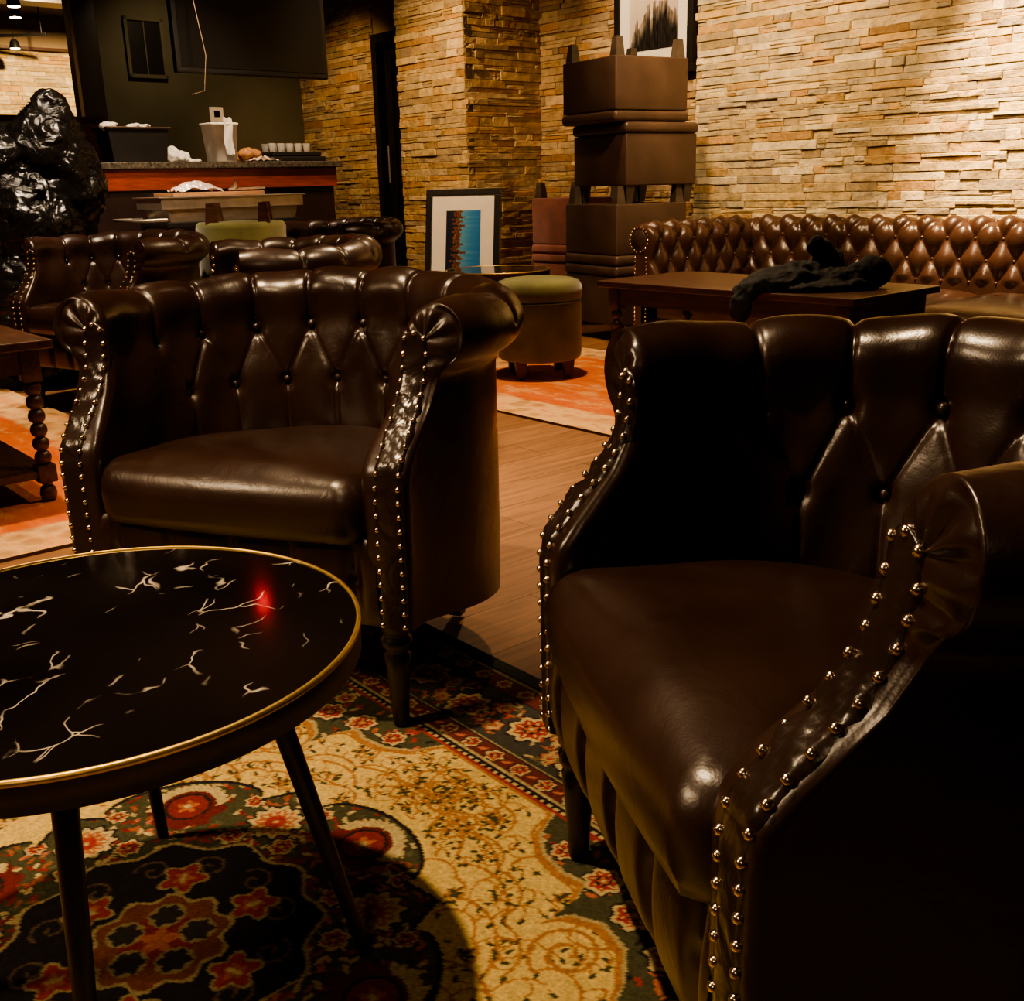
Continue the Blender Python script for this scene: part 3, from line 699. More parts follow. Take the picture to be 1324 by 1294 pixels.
    for k in range(6):
        a = math.radians(60*k+22); cx, cy = .125*math.cos(a), .125*math.sin(a)
        disc(cx, cy, .030, ivory*.7, 5, k, .22, ii); disc(cx, cy, .025, red, 5, k, .25, ii); disc(cx, cy, .012, rust, 5, k, .3, ii); leaf(cx, cy, a, .012, .004, ivory, ii)
    disc(0, 0, .088, ivory*.7, 10, 0, .08, ii); disc(0, 0, .082, rust*.5, 10, 0, .08, ii); disc(0, 0, .06, red*.7, 5, 0, .2, ii)
    for k in range(5):
        a = 2*PI*k/5; disc(.048*math.cos(a), .048*math.sin(a), .024, ivory*.6, mask=ii); disc(.048*math.cos(a), .048*math.sin(a), .019, dark*2, 6, 0, .15, ii)
    disc(0, 0, .02, rust, 5, 0, .3)
    # --- borders
    ed = np.minimum(hy-ay_, hx-ax_); along = np.where(hy-ay_ < hx-ax_, X, Y)
    bands = [(0, .030, np.array((.040, .045, .030))), (.030, .036, dark), (.036, .042, ivory*.6), (.042, .084, np.array((.10, .022, .018))), (.084, .089, dark), (.089, .215, np.array((.040, .038, .030))), (.215, .219, ivory*.6), (.219, .223, dark), (.223, .261, np.array((.10, .022, .016))), (.261, .265, ivory*.7), (.265, .277, dark), (.277, .285, red)]
    for a, b, c in bands: img[(ed >= a) & (ed < b)] = c
    zig = (ed > .263) & (ed < .277) & (np.abs((ed-.270)-.0055*np.sign(np.sin(along*2*PI/.016))) < .0022); img[zig] = ivory
    bm_ = (ed < .285)
    def bpos(u, e, side):  # along position u, distance from edge e
        return (u, side*(hy-e)) if abs(side) == 1 else (side/2*(hx-e), u)
    for side, half in ((1, hx), (-1, hx), (2, hy), (-2, hy)):
        n1 = int(2*half/.062)
        for k in range(n1):
            u = -half+(k+.5)*.062
            if abs(u) > half-.24: continue
            cx, cy = bpos(u, .242, side); rosette(cx, cy, .0165, dark, ivory, red, dark, rust, 6, bm_)
            cx, cy = bpos(u+.031, .242, side); leaf(cx, cy, .6, .009, .004, pink, bm_)
            cx, cy = bpos(u, .063, side); rosette(cx, cy, .0165, dark, ivory*.8, rust*.8, dark, red, 6, bm_)
        n2 = int(2*half/.15)
        for k in range(n2):
            u = -half+(k+.5)*.15
            if abs(u) > half-.1: continue
            cx, cy = bpos(u, .152+.012*(-1)**k, side); rosette(cx, cy, .042, dark, ivory, red, dark, rust, 8, bm_)
            for da in (-1, 1):
                cx, cy = bpos(u+da*.058, .152-.028*da, side); rosette(cx, cy, .019, dark, rust, ivory*.8, red, rust, 6, bm_)
                for _ in range(22):
                    cx, cy = bpos(u+da*(.03+rng.random()*.06), .097+rng.random()*.11, side); leaf(cx, cy, rng.random()*6, .009, .0030, [ivory*.8, red, rust, np.array((.12, .10, .05))][rng.integers(4)], bm_)
    img *= (1+(rng.random((ny, nx, 1))-.5)*.34)
    # mesh
    zt = .009+(rng.random((ny, nx))-.5)*.0012
    P = np.stack([X, Y, zt], -1).reshape(-1, 3)
    idx = np.arange(nx*ny).reshape(ny, nx); F = np.stack([idx[:-1, :-1], idx[:-1, 1:], idx[1:, 1:], idx[1:, :-1]], -1).reshape(-1, 4)
    me = bpy.data.meshes.new('pile'); me.vertices.add(len(P)); me.vertices.foreach_set('co', P.ravel()); me.loops.add(F.size); me.loops.foreach_set('vertex_index', F.ravel().astype(np.int32))
    me.polygons.add(len(F)); me.polygons.foreach_set('loop_start', (np.arange(len(F))*4).astype(np.int32)); me.polygons.foreach_set('loop_total', np.full(len(F), 4, np.int32)); me.update(calc_edges=True)
    ca = me.color_attributes.new('Col', 'FLOAT_COLOR', 'POINT'); ca.data.foreach_set('color', np.concatenate([img.reshape(-1, 3), np.ones((nx*ny, 1))], 1).ravel().astype(np.float32))
    me.materials.append(M['pile'])
    t = thing('persian_rug', 'floral persian rug, cream field with dark medallion, under the marble table', 'rug', W(pc, qc, 0), RZ)
    o = bpy.data.objects.new('pile', me); C.objects.link(o); o.parent = t
    MB().box(-hx, hx, -hy, hy, 0, .0082, .002).obj('backing', simple('rug_backing', (.03, .035, .022), .95), t, smooth=False)
persian()
def orange_rug(label, p0, p1, q0, q1, band):
    nx, ny = 120, 90; P = []; e = []
    for i in range(nx+1):
        for j in range(ny+1):
            p = p0+(p1-p0)*i/nx; q = q0+(q1-q0)*j/ny; d = min(p-p0, p1-p, q-q0, q1-q); P.append((p, q, .0105+random.uniform(-.0006, .0006))); e.append(1.0 if d < band else 0.0)
    F = [(i*(ny+1)+j, (i+1)*(ny+1)+j, (i+1)*(ny+1)+j+1, i*(ny+1)+j+1) for i in range(nx) for j in range(ny)]
    t = thing('orange_rug', label, 'rug', (0, 0, 0), RZ, 'faded orange rugs')
    o = mk('pile', P, F, M['kilim'], t); at = o.data.attributes.new('edge', 'FLOAT', 'POINT'); at.data.foreach_set('value', e)
    fr = MB().box(p0, p1, q0, q1, 0, .0098, .001)
    for k in range(int((p1-p0)/.02)):
        pass
    fr.obj('backing', simple('rug_edge', (.06, .02, .01), .95), t, smooth=False)
orange_rug('faded orange rug under the jacket table and the olive ottoman', -4.36, -1.3, 2.755, 4.2, .24)
orange_rug('faded orange rug under the bobbin leg table at the left edge', -5.6, -2.84, -.6, 1.42, .22)

# ------------------------------------------------------------------ stone walls
PAL = [(.66, .52, .30), (.60, .46, .26), (.70, .58, .37), (.55, .43, .26), (.50, .42, .30), (.62, .42, .19), (.52, .33, .15), (.72, .62, .44), (.48, .37, .22), (.65, .50, .28), (.58, .49, .34), (.68, .56, .36), (.70, .60, .40)]
def stone_wall(name, a, b, z0, z1, nrm, seed, ch=(.030, .052), hue=None, bright=1.0, back=.12):
    """stacked ledger stone wall between plan points a and b (world xy); nrm = side the stones face"""
    rg = random.Random(seed); a = Vector((*a, 0)); b = Vector((*b, 0)); d = (b-a); L = d.length; d.normalize(); n = Vector((*nrm, 0)).normalized()
    V = []; F = []; col = []
    z = z0
    while z < z1:
        h = rg.uniform(*ch); 
        if rg.random() < .15: h *= 1.35
        u = -rg.uniform(0, .1)
        while u < L:
            w = rg.choice((.07, .11, .15, .2, .27, .36))*rg.uniform(.8, 1.2); u1 = min(u+w, L); ua = max(u, 0)
            if L-u1 < .04: u1 = L
            hs = [(z, z+h)]
            if rg.random() < .22: m = z+h*rg.uniform(.4, .6); hs = [(z, m), (m, z+h)]
            for (za, zb) in hs:
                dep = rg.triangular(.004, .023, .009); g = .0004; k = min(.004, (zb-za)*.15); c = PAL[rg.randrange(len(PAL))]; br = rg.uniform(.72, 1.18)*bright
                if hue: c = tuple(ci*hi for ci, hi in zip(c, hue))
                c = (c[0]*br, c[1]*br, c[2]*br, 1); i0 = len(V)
                xs = [ua+g, ua+g+k, (ua+u1)/2, u1-g-k, u1-g]; zs_ = [za+g, za+g+k, zb-g-k, zb-g]
                for zi, zz in enumerate(zs_):
                    for xi, xx in enumerate(xs):
                        edge = zi in (0, 3) or xi in (0, 4)
                        dd = dep-.004+rg.uniform(-.002, .002) if edge else dep+rg.uniform(-.003, .004)
                        jj = rg.uniform(-.0012, .0012)
                        p = a+d*(xx+jj)+n*dd; V.append((p.x, p.y, zz+jj))
                for zi in range(3):
                    for xi in range(4): q = i0+zi*5+xi; F.append((q, q+1, q+6, q+5))
                # sides back to the wall
                ring = [0, 1, 2, 3, 4, 9, 14, 19, 18, 17, 16, 15, 10, 5]; j0 = len(V)
                for r_ in ring:
                    v = Vector(V[i0+r_]); rel = (v-a).dot(n); v = v-n*(rel+.01); V.append(tuple(v))
                m_ = len(ring)
                for k_ in range(m_): F.append((i0+ring[k_], i0+ring[(k_+1) % m_], j0+(k_+1) % m_, j0+k_))
                col += [c]*(len(V)-i0)
            u = u+w
            if u1 >= L: break
        z += h
    # backing slab
    i0 = len(V)
    for q in (a, b, b-n*back, a-n*back):
        for zz in (z0, z1): V.append((q.x, q.y, zz))
    F += [(i0, i0+2, i0+3, i0+1), (i0+2, i0+4, i0+5, i0+3), (i0+4, i0+6, i0+7, i0+5), (i0+6, i0, i0+1, i0+7), (i0+1, i0+3, i0+5, i0+7)]; col += [(.10, .07, .04, 1)]*8
    me = bpy.data.meshes.new(name); me.from_pydata(V, [], F); me.materials.append(M['stone'])
    ca = me.color_attributes.new('Col', 'FLOAT_COLOR', 'POINT'); ca.data.foreach_set('color', np.array(col, dtype=np.float32).ravel())
    bm = bmesh.new(); bm.from_mesh(me); bmesh.ops.recalc_face_normals(bm, faces=bm.faces[:]); bm.to_mesh(me); bm.free()
    o = bpy.data.objects.new(name, me); C.objects.link(o); return struct(o)
w2 = lambda p, q: tuple(W(p, q)[:2])
nB = (-BX[0], -BX[1]); nA = AX
CH = 2.85
stone_wall('wall_right', w2(-4.51, 5.42), w2(.4, 5.42), 0, CH, nB, 1)
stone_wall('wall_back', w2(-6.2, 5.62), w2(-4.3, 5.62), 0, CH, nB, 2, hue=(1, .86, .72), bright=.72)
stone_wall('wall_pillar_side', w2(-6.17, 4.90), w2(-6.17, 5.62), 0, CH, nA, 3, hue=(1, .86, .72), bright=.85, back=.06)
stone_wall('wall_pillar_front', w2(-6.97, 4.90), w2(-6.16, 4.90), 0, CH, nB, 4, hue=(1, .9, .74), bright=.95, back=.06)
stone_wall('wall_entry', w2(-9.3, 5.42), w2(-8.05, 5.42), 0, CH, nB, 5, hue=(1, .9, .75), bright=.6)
def plain_wall(name, pts, z0, z1, mat, th=.1):
    a, b = Vector((*pts[0], 0)), Vector((*pts[1], 0)); d = (b-a).normalized(); n = Vector((-d.y, d.x, 0))*th
    mb = MB(); mb.prism([tuple(a[:2]), tuple(b[:2]), tuple((b+n)[:2]), tuple((a+n)[:2])], z0, z1); o = mb.obj(name, mat, smooth=False)
    bm = bmesh.new(); bm.from_mesh(o.data); bmesh.ops.recalc_face_normals(bm, faces=bm.faces[:]); bm.to_mesh(o.data); bm.free(); return struct(o)
plain_wall('wall_left', (w2(-9.3, 3.45), w2(-9.3, 5.5)), 0, CH, M['greenwall'])
plain_wall('wall_over_door', (w2(-6.9, 5.42), w2(-8.06, 5.42)), 2.14, CH, M['plaster'], -.1)
# door between pillar and entry wall
d = struct(thing('door_1', 'x', 'x')); del d['label']; del d['category']; d.location = W(-8.0, 5.42, 0); d.rotation_euler = (0, 0, RZ)
MB().box(0, .07, -.07, .10, 0, 2.14, .004).obj('door_frame', M['black_wood'], d, smooth=False)
MB().box(.07, 1.0, -.07, .10, 2.07, 2.14, .004).obj('door_frame', M['black_wood'], d, smooth=False)
mb = MB(); mb.box(.075, .17, .01, .05, 0, 2.07, .003); mb.box(.17, .95, .02, .045, 0, .2, .003); mb.box(.17, .95, .02, .045, 1.95, 2.07, .003); mb.box(.90, 1.0, .01, .05, 0, 2.07, .003)
mb.obj('door_leaf', M['black_wood'], d, smooth=False)
MB().box(.17, .90, .028, .036, .2, 1.95).obj('glass_pane', M['screen'], d, smooth=False)
MB().tube([(.13, -.03, .95), (.13, -.03, 1.25)], .009).obj('door_handle', M['steel'], d)
# posts and the room beyond on the left
def trim(n, p0, p1, q0, q1, z0, z1, mat): return struct(MB().box(p0, p1, q0, q1, z0, z1, .003).obj('trim_%d' % n, mat, None, False, (0, 0, 0), RZ))
trim(1, -9.34, -9.16, 3.30, 3.49, 0, CH, M['black_wood'])
trim(2, -9.24, -9.15, 3.27, 3.30, 0, CH, M['plaster'])
stone_wall('wall_far', w2(-13.2, -1.5), w2(-13.2, 5.6), 0, 2.50, nA, 6, hue=(1, .93, .8), bright=.9)
plain_wall('wall_far_upper', (w2(-13.16, -1.5), w2(-13.16, 5.6)), 2.49, CH, M['plaster'])
trim(3, -13.14, -13.10, -1.5, 5.6, 2.48, 2.51, M['dark_wood'])
o = struct(MB().box(-16, 5, -9, 8, -.05, 0).obj('floor', M['floor'], None, False, (0, 0, 0), 0))
o.data.transform(Matrix.Rotation(RZ, 4, 'Z'))
o = struct(MB().box(-16, 5, -9, 8, CH, CH+.1).obj('ceiling', M['ceiling'], None, False, (0, 0, 0), RZ))
trim(4, -11.6, -11.3, -2, 4.6, 2.70, CH, M['black_wood'])

# ------------------------------------------------------------------ bar and what stands on it
bar = thing('bar_counter', 'dark wooden bar counter with red lit apron and stone top', 'bar', W(-6.5, 4.03, 0), RZ)
MB().box(-.62, .03, -3.6, .02, 1.055, 1.095, .006).obj('countertop', simple('speckled_stone_top', (.07, .06, .045), .25, var=.8, scale=60), bar, smooth=False)
MB().box(-.55, -.02, -3.55, -.04, 0, .93).obj('cabinet', M['bar_dark'], bar, smooth=False)
MB().box(-.56, .0, -3.56, -.02, .93, 1.055, .004).obj('apron', M['red_wood'], bar, smooth=False)
cab = thing('back_counter', 'red brown wooden cabinet behind the bar under the bright opening', 'cabinet', W(-8.2, 3.05, 0), RZ)
MB().box(-.4, 0, -3.6, 0, 0, 1.42).obj('body', M['red_wood'], cab, smooth=False)
MB().box(-.45, .03, -3.62, .03, 1.42, 1.46, .005).obj('top', M['dark_wood'], cab, smooth=False)
MB().box(0, .015, -3.5, -.1, 1.24, 1.255).obj('moulding', M['dark_wood'], cab, smooth=False)
BT = 1.096
def on_bar(q, p=-6.78, z=BT): return W(p, q, z)
t = thing('black_tub', 'black rectangular tub with crumpled wrap sticking out on the bar', 'bin', on_bar(2.72), RZ)
mb = MB(); s_ = [(-.11, -.19), (.11, -.19), (.11, .19), (-.11, .19)]
mb.prism(s_, 0, .20, .88); mb.obj('tub_body', M['blackplastic'], t, smooth=False)
mb = MB(); mb.box(-.125, .125, -.205, .205, .196, .212, .004); mb.obj('tub_rim', M['bronze'], t, smooth=False)
for (x, y, r) in ((.06, -.17, .05), (-.02, .07, .045), (.0, .0, .03)):
    mb = MB(); mb.ball((x, y, .225), r, 14, 9, (.9, 1.4, .6)); o = blob('crumpled_wrap', [((x, y, .215), r*.8, (.9, 1.3, .5)), ((x+.01, y+.03, .225), r*.5, (.9, 1.3, .5))], M['paper'], (0, 0, 0), 0, .006, 3, .012, 20, 2.0); o.parent = t
o = blob('crumpled_paper', [((0, -.06, .045), .05, (.9, .9, 1.1)), ((0, .0, .035), .045, (1, 1.2, .9)), ((.0, .06, .01), .04, (1, 1.6, .4))], M['paper'], on_bar(3.03), RZ, .006, 8, .010, 14, 2.0, 0.0)
tag(o, 'crumpled white paper beside the black tub on the bar', 'paper')
t = thing('plastic_bucket', 'white square plastic bucket standing on the bar under the thermostat', 'bucket', on_bar(3.27, -6.70), RZ)
def sq(r, n=32, k=5): return [((abs(math.cos(a))**(2/k))*math.copysign(r, math.cos(a)), (abs(math.sin(a))**(2/k))*math.copysign(r, math.sin(a))) for a in [2*PI*i/n for i in range(n)]]
rows = [[(x, y, z) for x, y in sq(r)] for r, z in ((.001, .0), (.075, 0), (.08, .006), (.096, .225), (.104, .225), (.104, .24), (.098, .242), (.094, .235), (.078, .02))]
MB().grid(rows, closev=True, flip=True).obj('bucket_body', M['white'], t)
rows = [[(.104+.004*math.sin(i*1.3+j), -.02+.012*i+.004*math.sin(j), .27-.028*j+.004*math.sin(i*2)) for j in range(9)] for i in range(6)]
MB().grid(rows).obj('paper_towel', M['paper'], t)
for i, (q, p, r, lab) in enumerate(((3.47, -6.70, .08, 'brown wrapped bread loaf against the white bucket'), (3.50, -6.90, .06, 'brown wrapped bread loaf nearest the tray of glasses'))):
    o = blob('bread_loaf', [((0, -.02, r*.6), r*.7, (.9, 1.1, .8)), ((.0, .03, r*.55), r*.65, (.9, 1.1, .8))], M['food'], on_bar(q, p), RZ+.1*i, .006, 4+i, .008, 12, 1.5, 0.0)
    tag(o, lab, 'bread', 'bread loaves on the bar')
o = MB().grid([[(x*.014, y*.016, .035*abs(math.sin(x*.9+y*.7))*(1-abs(y)/8)+.004) for y in range(-7, 8)] for x in range(-3, 4)], flip=True).obj('plastic_wrapper', M['film'], None, False, on_bar(3.50, -6.57), RZ); tag(o, 'clear plastic wrapper lying by the bread on the bar', 'wrapper')
o = MB().box(-.16, .16, -.21, .21, 0, .035, .008).obj('serving_tray', M['blackplastic'], None, False, on_bar(3.81, -6.80), RZ); tag(o, 'lower black serving tray at the right end of the bar', 'tray', 'black serving trays')
o = MB().box(-.15, .15, -.19, .19, 0, .030, .008).obj('serving_tray', M['blackplastic'], None, False, on_bar(3.80, -6.80, BT+.036), RZ+.06); tag(o, 'upper black tray holding small upturned glasses on the bar', 'tray', 'black serving trays')
gl = MB().lathe([(.020, 0), (.026, .055), (.0245, .055), (.018, .003), (0, .003)], 14)
g0 = None
for i in range(2):
    for j in range(5):
        loc = on_bar(3.665+j*.066, -6.74-i*.1, BT+.067)
        if g0 is None: g0 = gl.obj('shot_glass', M['glass'], None, True, loc); o = g0
        else: o = g0.copy(); C.objects.link(o); o.location = loc
        tag(o, 'small clear glass among those on the upper black bar tray', 'glass', 'small glasses on the bar tray')
# trash bag
o = blob('trash_bag', [((0, 0, .40), .34, (1, 1, 1.2)), ((.0, 0, .78), .30, (1.0, 1, 1.1)), ((-.12, -.03, 1.08), .22, (1.1, 1, .8)), ((.13, 0, 1.14), .17, (1, 1, 1.2)), ((.17, 0, 1.30), .09, (1.0, .8, 1.1)), ((-.30, -.02, .98), .16, (1, 1, .9)), ((.25, .0, .98), .13, (1, 1, 1.5))], M['bag'], W(-5.55, 1.66, 0), 0, .016, 3, .045, 5, 1.0, 0.0)
tag(o, 'big shiny black trash bag piled up in front of the bar', 'trash bag')
# serving cart with steel tray
cart = thing('serving_cart', 'dark serving cart in front of the bar holding steel pans', 'cart', W(-6.15, 2.95, 0), RZ)
MB().box(-.20, .20, -.42, .42, .72, .75, .004).obj('cart_top', M['blackplastic'], cart, smooth=False)
MB().box(-.20, .20, -.42, .42, .20, .23, .004).obj('cart_shelf', M['blackplastic'], cart, smooth=False)
for x in (-.18, .18):
    for y in (-.40, .40): MB().tube([(x, y, 0), (x, y, .74)], .012).obj('leg', M['iron'], cart)
MB().tube([(.18, -.41, .765), (.18, -.58, .765), (-.18, -.58, .765), (-.18, -.41, .765)], .010).obj('handle', M['steel'], cart)
pan = thing('steel_pan', 'long stainless steel pan on the serving cart before the bar', 'pan', W(-6.15, 2.97, .751), RZ)
MB().prism([(-.17, -.42), (.17, -.42), (.17, .42), (-.17, .42)], 0, .075, .96).obj('lower_pan', M['steel'], pan, smooth=False)
MB().box(-.185, .185, -.455, .455, .070, .135, .004).obj('upper_pan', M['steel'], pan, smooth=False)
MB().box(-.195, .195, -.47, .47, .133, .140, .002).obj('rim', M['steel'], pan, smooth=False)
o = MB().box(-.14, .14, -.36, .22, 0, .022, .003).obj('cutting_board', M['cardboard'], None, False, W(-6.15, 2.97, .892), RZ); tag(o, 'brown board lying on the steel pan before the bar', 'board')
o = MB().grid([[(x*.014, y*.02, .055*math.cos(x/7*1.5)*math.cos(y/7*1.4)+.008*math.sin(x*1.7+y)+.004) for y in range(-7, 8)] for x in range(-6, 7)], flip=True).obj('plastic_bag', M['film'], None, False, W(-6.15, 2.81, .915), RZ); tag(o, 'crumpled clear plastic bag on the brown board', 'bag')
mb = MB(); mb.tube([(-.02, 0, .01), (0, .01, .03), (.01, .0, .075)], [.02, .014, .006]); mb.tube([(0, -.04, .006), (0, .2, .012)], .007); o = mb.obj('tongs', M['foil'], None, True, W(-6.10, 3.04, .9155), RZ); o.location.z += .004; tag(o, 'small metal tongs with foil standing on the brown board', 'tongs')

# ------------------------------------------------------------------ TV, hanging wire, thermostat, panel
tv = thing('television', 'large dark flat television hanging above the bar', 'television', W(-6.55, 3.56, 1.62), RZ)
MB().box(-.06, 0, -.60, .47, 0, .92, .008).obj('tv_body', M['blackplastic'], tv, smooth=False)
MB().box(0, .003, -.57, .44, .035, .89).obj('screen', M['screen'], tv, smooth=False)
MB().box(-.05, -.02, -.07, .03, .92, CH-1.62).obj('ceiling_mount', M['iron'], tv, smooth=False)
o = MB().tube([(0, 0, CH-.001), (.01, .02, 2.4), (-.01, -.01, 2.0), (.02, .02, 1.70), (.0, .0, 1.50), (-.03, -.07, 1.48)], .0025, 6).obj('hanging_wire', M['plaster'], None, True, (W(-6.35, 3.03).x, W(-6.35, 3.03).y, 0), RZ); tag(o, 'thin loose wire dangling in front of the television', 'wire')
th_ = thing('thermostat', 'small white thermostat on the dark olive wall above the bucket', 'thermostat', W(-9.295, 4.52, 1.57), RZ)
MB().box(0, .02, -.065, .065, -.065, .065, .006).obj('thermostat_case', M['white'], th_, smooth=False); MB().box(.02, .022, -.028, .028, -.02, .035).obj('display', M['screen'], th_, smooth=False)
wn = struct(thing('window_1', 'x', 'x')); del wn['label']; del wn['category']; wn.location = W(-9.295, 3.93, 1.88); wn.rotation_euler = (0, 0, RZ)
MB().box(0, .012, -.14, .14, 0, .42).obj('window_pane', M['screen'], wn, smooth=False)
mb = MB(); mb.box(0, .03, -.17, -.14, -.03, .45, .003); mb.box(0, .03, .14, .17, -.03, .45, .003); mb.box(0, .03, -.17, .17, -.03, 0, .003); mb.box(0, .03, -.17, .17, .42, .45, .003); mb.box(0, .022, -.006, .006, 0, .42)
mb.obj('window_frame', M['greenwall'], wn, smooth=False)
# track light in the far room
tr = thing('track_light', 'ceiling track with lit spot heads in the room at upper left', 'light fixture', (-4.93, 12.0, 0), 0)
MB().box(-1.2, .15, -.015, .015, 2.52, 2.55, .002).obj('rail', M['iron'], tr, smooth=False)
for x in (-.9, .10): MB().tube([(x, 0, 2.53), (x, 0, CH)], .008).obj('stem', M['iron'], tr)
def head(x, z, y=0):
    h = MB().lathe([(.02, z+.09), (.045, z+.06), (.055, z)], 16, (x, y)).obj('spot_head', M['iron'], tr); MB().lathe([(.0, z-.004), (.046, z-.004), (.046, z+.01)], 16, (x, y)).obj('bulb', M['bulb'], h)
    MB().tube([(x, y, z+.085), (x, y, z+.15)], .007).obj('arm', M['iron'], h)
head(-.20, 2.41); 
tr2 = tr; 
tr = thing('track_light', 'nearer ceiling track whose two lit bulbs show at the upper left corner', 'light fixture', (-3.75, 9.2, .0), 0)
MB().box(-1.0, .55, -.015, .015, 2.52, 2.54, .002).obj('rail', M['iron'], tr, smooth=False)
MB().box(-1.0, .55, .985, 1.015, 2.59, 2.61, .002).obj('rail', M['iron'], tr, smooth=False)
MB().tube([(.4, 0, 2.53), (.4, 0, CH)], .008).obj('stem', M['iron'], tr); MB().tube([(.4, 1.0, 2.6), (.4, 1.0, CH)], .008).obj('stem', M['iron'], tr)
head(-.143, 2.373); head(-.566, 2.44, 1.0)

# ------------------------------------------------------------------ framed pictures
def frame_obj(parent, w, h, fw, dep=.03):
    mb = MB()
    for x0, x1, z0, z1 in ((-w/2, w/2, 0, fw), (-w/2, w/2, h-fw, h), (-w/2, -w/2+fw, fw, h-fw), (w/2-fw, w/2, fw, h-fw)): mb.box(x0, x1, -dep/2, dep/2, z0, z1, .003)
    return mb.obj('frame', M['frame'], parent, smooth=False)
def city_blue():
    m, nt, b = new_mat('city_photo_print')
    tc = node(nt, 'ShaderNodeAttribute', attribute_name='uv2'); s = node(nt, 'ShaderNodeSeparateXYZ'); nt.links.new(tc.outputs['Vector'], s.inputs[0])
    # x: 0 left (water) .. 1 right (sky); skyline edge varies along y
    n = node(nt, 'ShaderNodeTexNoise', Scale=1.0, Detail=3.0, noise_dimensions='1D'); mu = node(nt, 'ShaderNodeMath', operation='MULTIPLY'); mu.inputs[1].default_value = 30; nt.links.new(s.outputs['Y'], mu.inputs[0])
    sn = node(nt, 'ShaderNodeMath', operation='SNAP'); sn.inputs[1].default_value = .7; nt.links.new(mu.outputs[0], sn.inputs[0]); nt.links.new(sn.outputs[0], n.inputs['W'])
    off = node(nt, 'ShaderNodeMath', operation='MULTIPLY_ADD'); off.inputs[1].default_value = -.55; off.inputs[2].default_value = .27; nt.links.new(n.outputs['Fac'], off.inputs[0])
    ad = node(nt, 'ShaderNodeMath', operation='ADD'); nt.links.new(s.outputs['X'], ad.inputs[0]); nt.links.new(off.outputs[0], ad.inputs[1])
    r = ramp(nt, ad.outputs[0], [(.0, (.012, .014, .035)), (.22, (.016, .018, .04)), (.24, (.30, .13, .06)), (.30, (.16, .07, .04)), (.42, (.26, .11, .055)), (.44, (.10, .30, .48)), (.75, (.035, .20, .46)), (1, (.03, .15, .42))]); r.color_ramp.interpolation = 'LINEAR'
    v = node(nt, 'ShaderNodeTexVoronoi', Scale=34.0); nt.links.new(tc.outputs['Vector'], v.inputs['Vector'])
    rv = ramp(nt, v.outputs['Distance'], [(.1, (1.7, 1.4, 1.0)), (.5, (.45, .45, .5))])
    mask = ramp(nt, ad.outputs[0], [(.22, (0, 0, 0)), (.24, (1, 1, 1)), (.42, (1, 1, 1)), (.44, (0, 0, 0))])
    mx = node(nt, 'ShaderNodeMix', data_type='RGBA', blend_type='MULTIPLY'); nt.links.new(mask.outputs[0], mx.inputs[0]); nt.links.new(r.outputs[0], mx.inputs[6]); nt.links.new(rv.outputs[0], mx.inputs[7])
    nt.links.new(mx.outputs[2], b.inputs['Base Color']); b.inputs['Roughness'].default_value = .3; return m
def city_grey():
    m, nt, b = new_mat('grey_city_print')
    tc = node(nt, 'ShaderNodeAttribute', attribute_name='uv2'); s = node(nt, 'ShaderNodeSeparateXYZ'); nt.links.new(tc.outputs['Vector'], s.inputs[0])
    cur = None
    n = node(nt, 'ShaderNodeTexNoise', Scale=1.0, Detail=2.0, noise_dimensions='1D'); mu = node(nt, 'ShaderNodeMath', operation='MULTIPLY'); mu.inputs[1].default_value = 13; nt.links.new(s.outputs['X'], mu.inputs[0])
    sn = node(nt, 'ShaderNodeMath', operation='SNAP'); sn.inputs[1].default_value = .8; nt.links.new(mu.outputs[0], sn.inputs[0]); nt.links.new(sn.outputs[0], n.inputs['W'])
    # skyline height = hump + noise
    sx = node(nt, 'ShaderNodeMath', operation='SUBTRACT'); sx.inputs[1].default_value = .65; nt.links.new(s.outputs['X'], sx.inputs[0])
    s2 = node(nt, 'ShaderNodeMath', operation='MULTIPLY'); nt.links.new(sx.outputs[0], s2.inputs[0]); nt.links.new(sx.outputs[0], s2.inputs[1])
    h = node(nt, 'ShaderNodeMath', operation='MULTIPLY_ADD'); h.inputs[1].default_value = 1.0; nt.links.new(s2.outputs[0], h.inputs[0]); nt.links.new(s.outputs['Y'], h.inputs[2])
    h2 = node(nt, 'ShaderNodeMath', operation='MULTIPLY_ADD'); h2.inputs[1].default_value = -.55; nt.links.new(n.outputs['Fac'], h2.inputs[0]); nt.links.new(h.outputs[0], h2.inputs[2])
    r = ramp(nt, h2.outputs[0], [(.0, (.015, .014, .014)), (.05, (.05, .045, .04)), (.17, (.22, .18, .15)), (.185, (.50, .43, .36)), (.9, (.62, .55, .47))])
    v = node(nt, 'ShaderNodeTexNoise', Scale=30.0, Detail=4.0); mp = node(nt, 'ShaderNodeMapping'); mp.inputs['Scale'].default_value = (1.2, .25, 1); nt.links.new(tc.outputs['Vector'], mp.inputs[0]); nt.links.new(mp.outputs[0], v.inputs['Vector'])
    rv = ramp(nt, v.outputs['Fac'], [(.35, (.35, .35, .35)), (.65, (1.9, 1.8, 1.7))]); mask = ramp(nt, h2.outputs[0], [(.17, (1, 1, 1)), (.185, (0, 0, 0))])
    mx = node(nt, 'ShaderNodeMix', data_type='RGBA', blend_type='MULTIPLY'); nt.links.new(mask.outputs[0], mx.inputs[0]); nt.links.new(r.outputs[0], mx.inputs[6]); nt.links.new(rv.outputs[0], mx.inputs[7])
    nt.links.new(mx.outputs[2], b.inputs['Base Color']); b.inputs['Roughness'].default_value = .3; return m
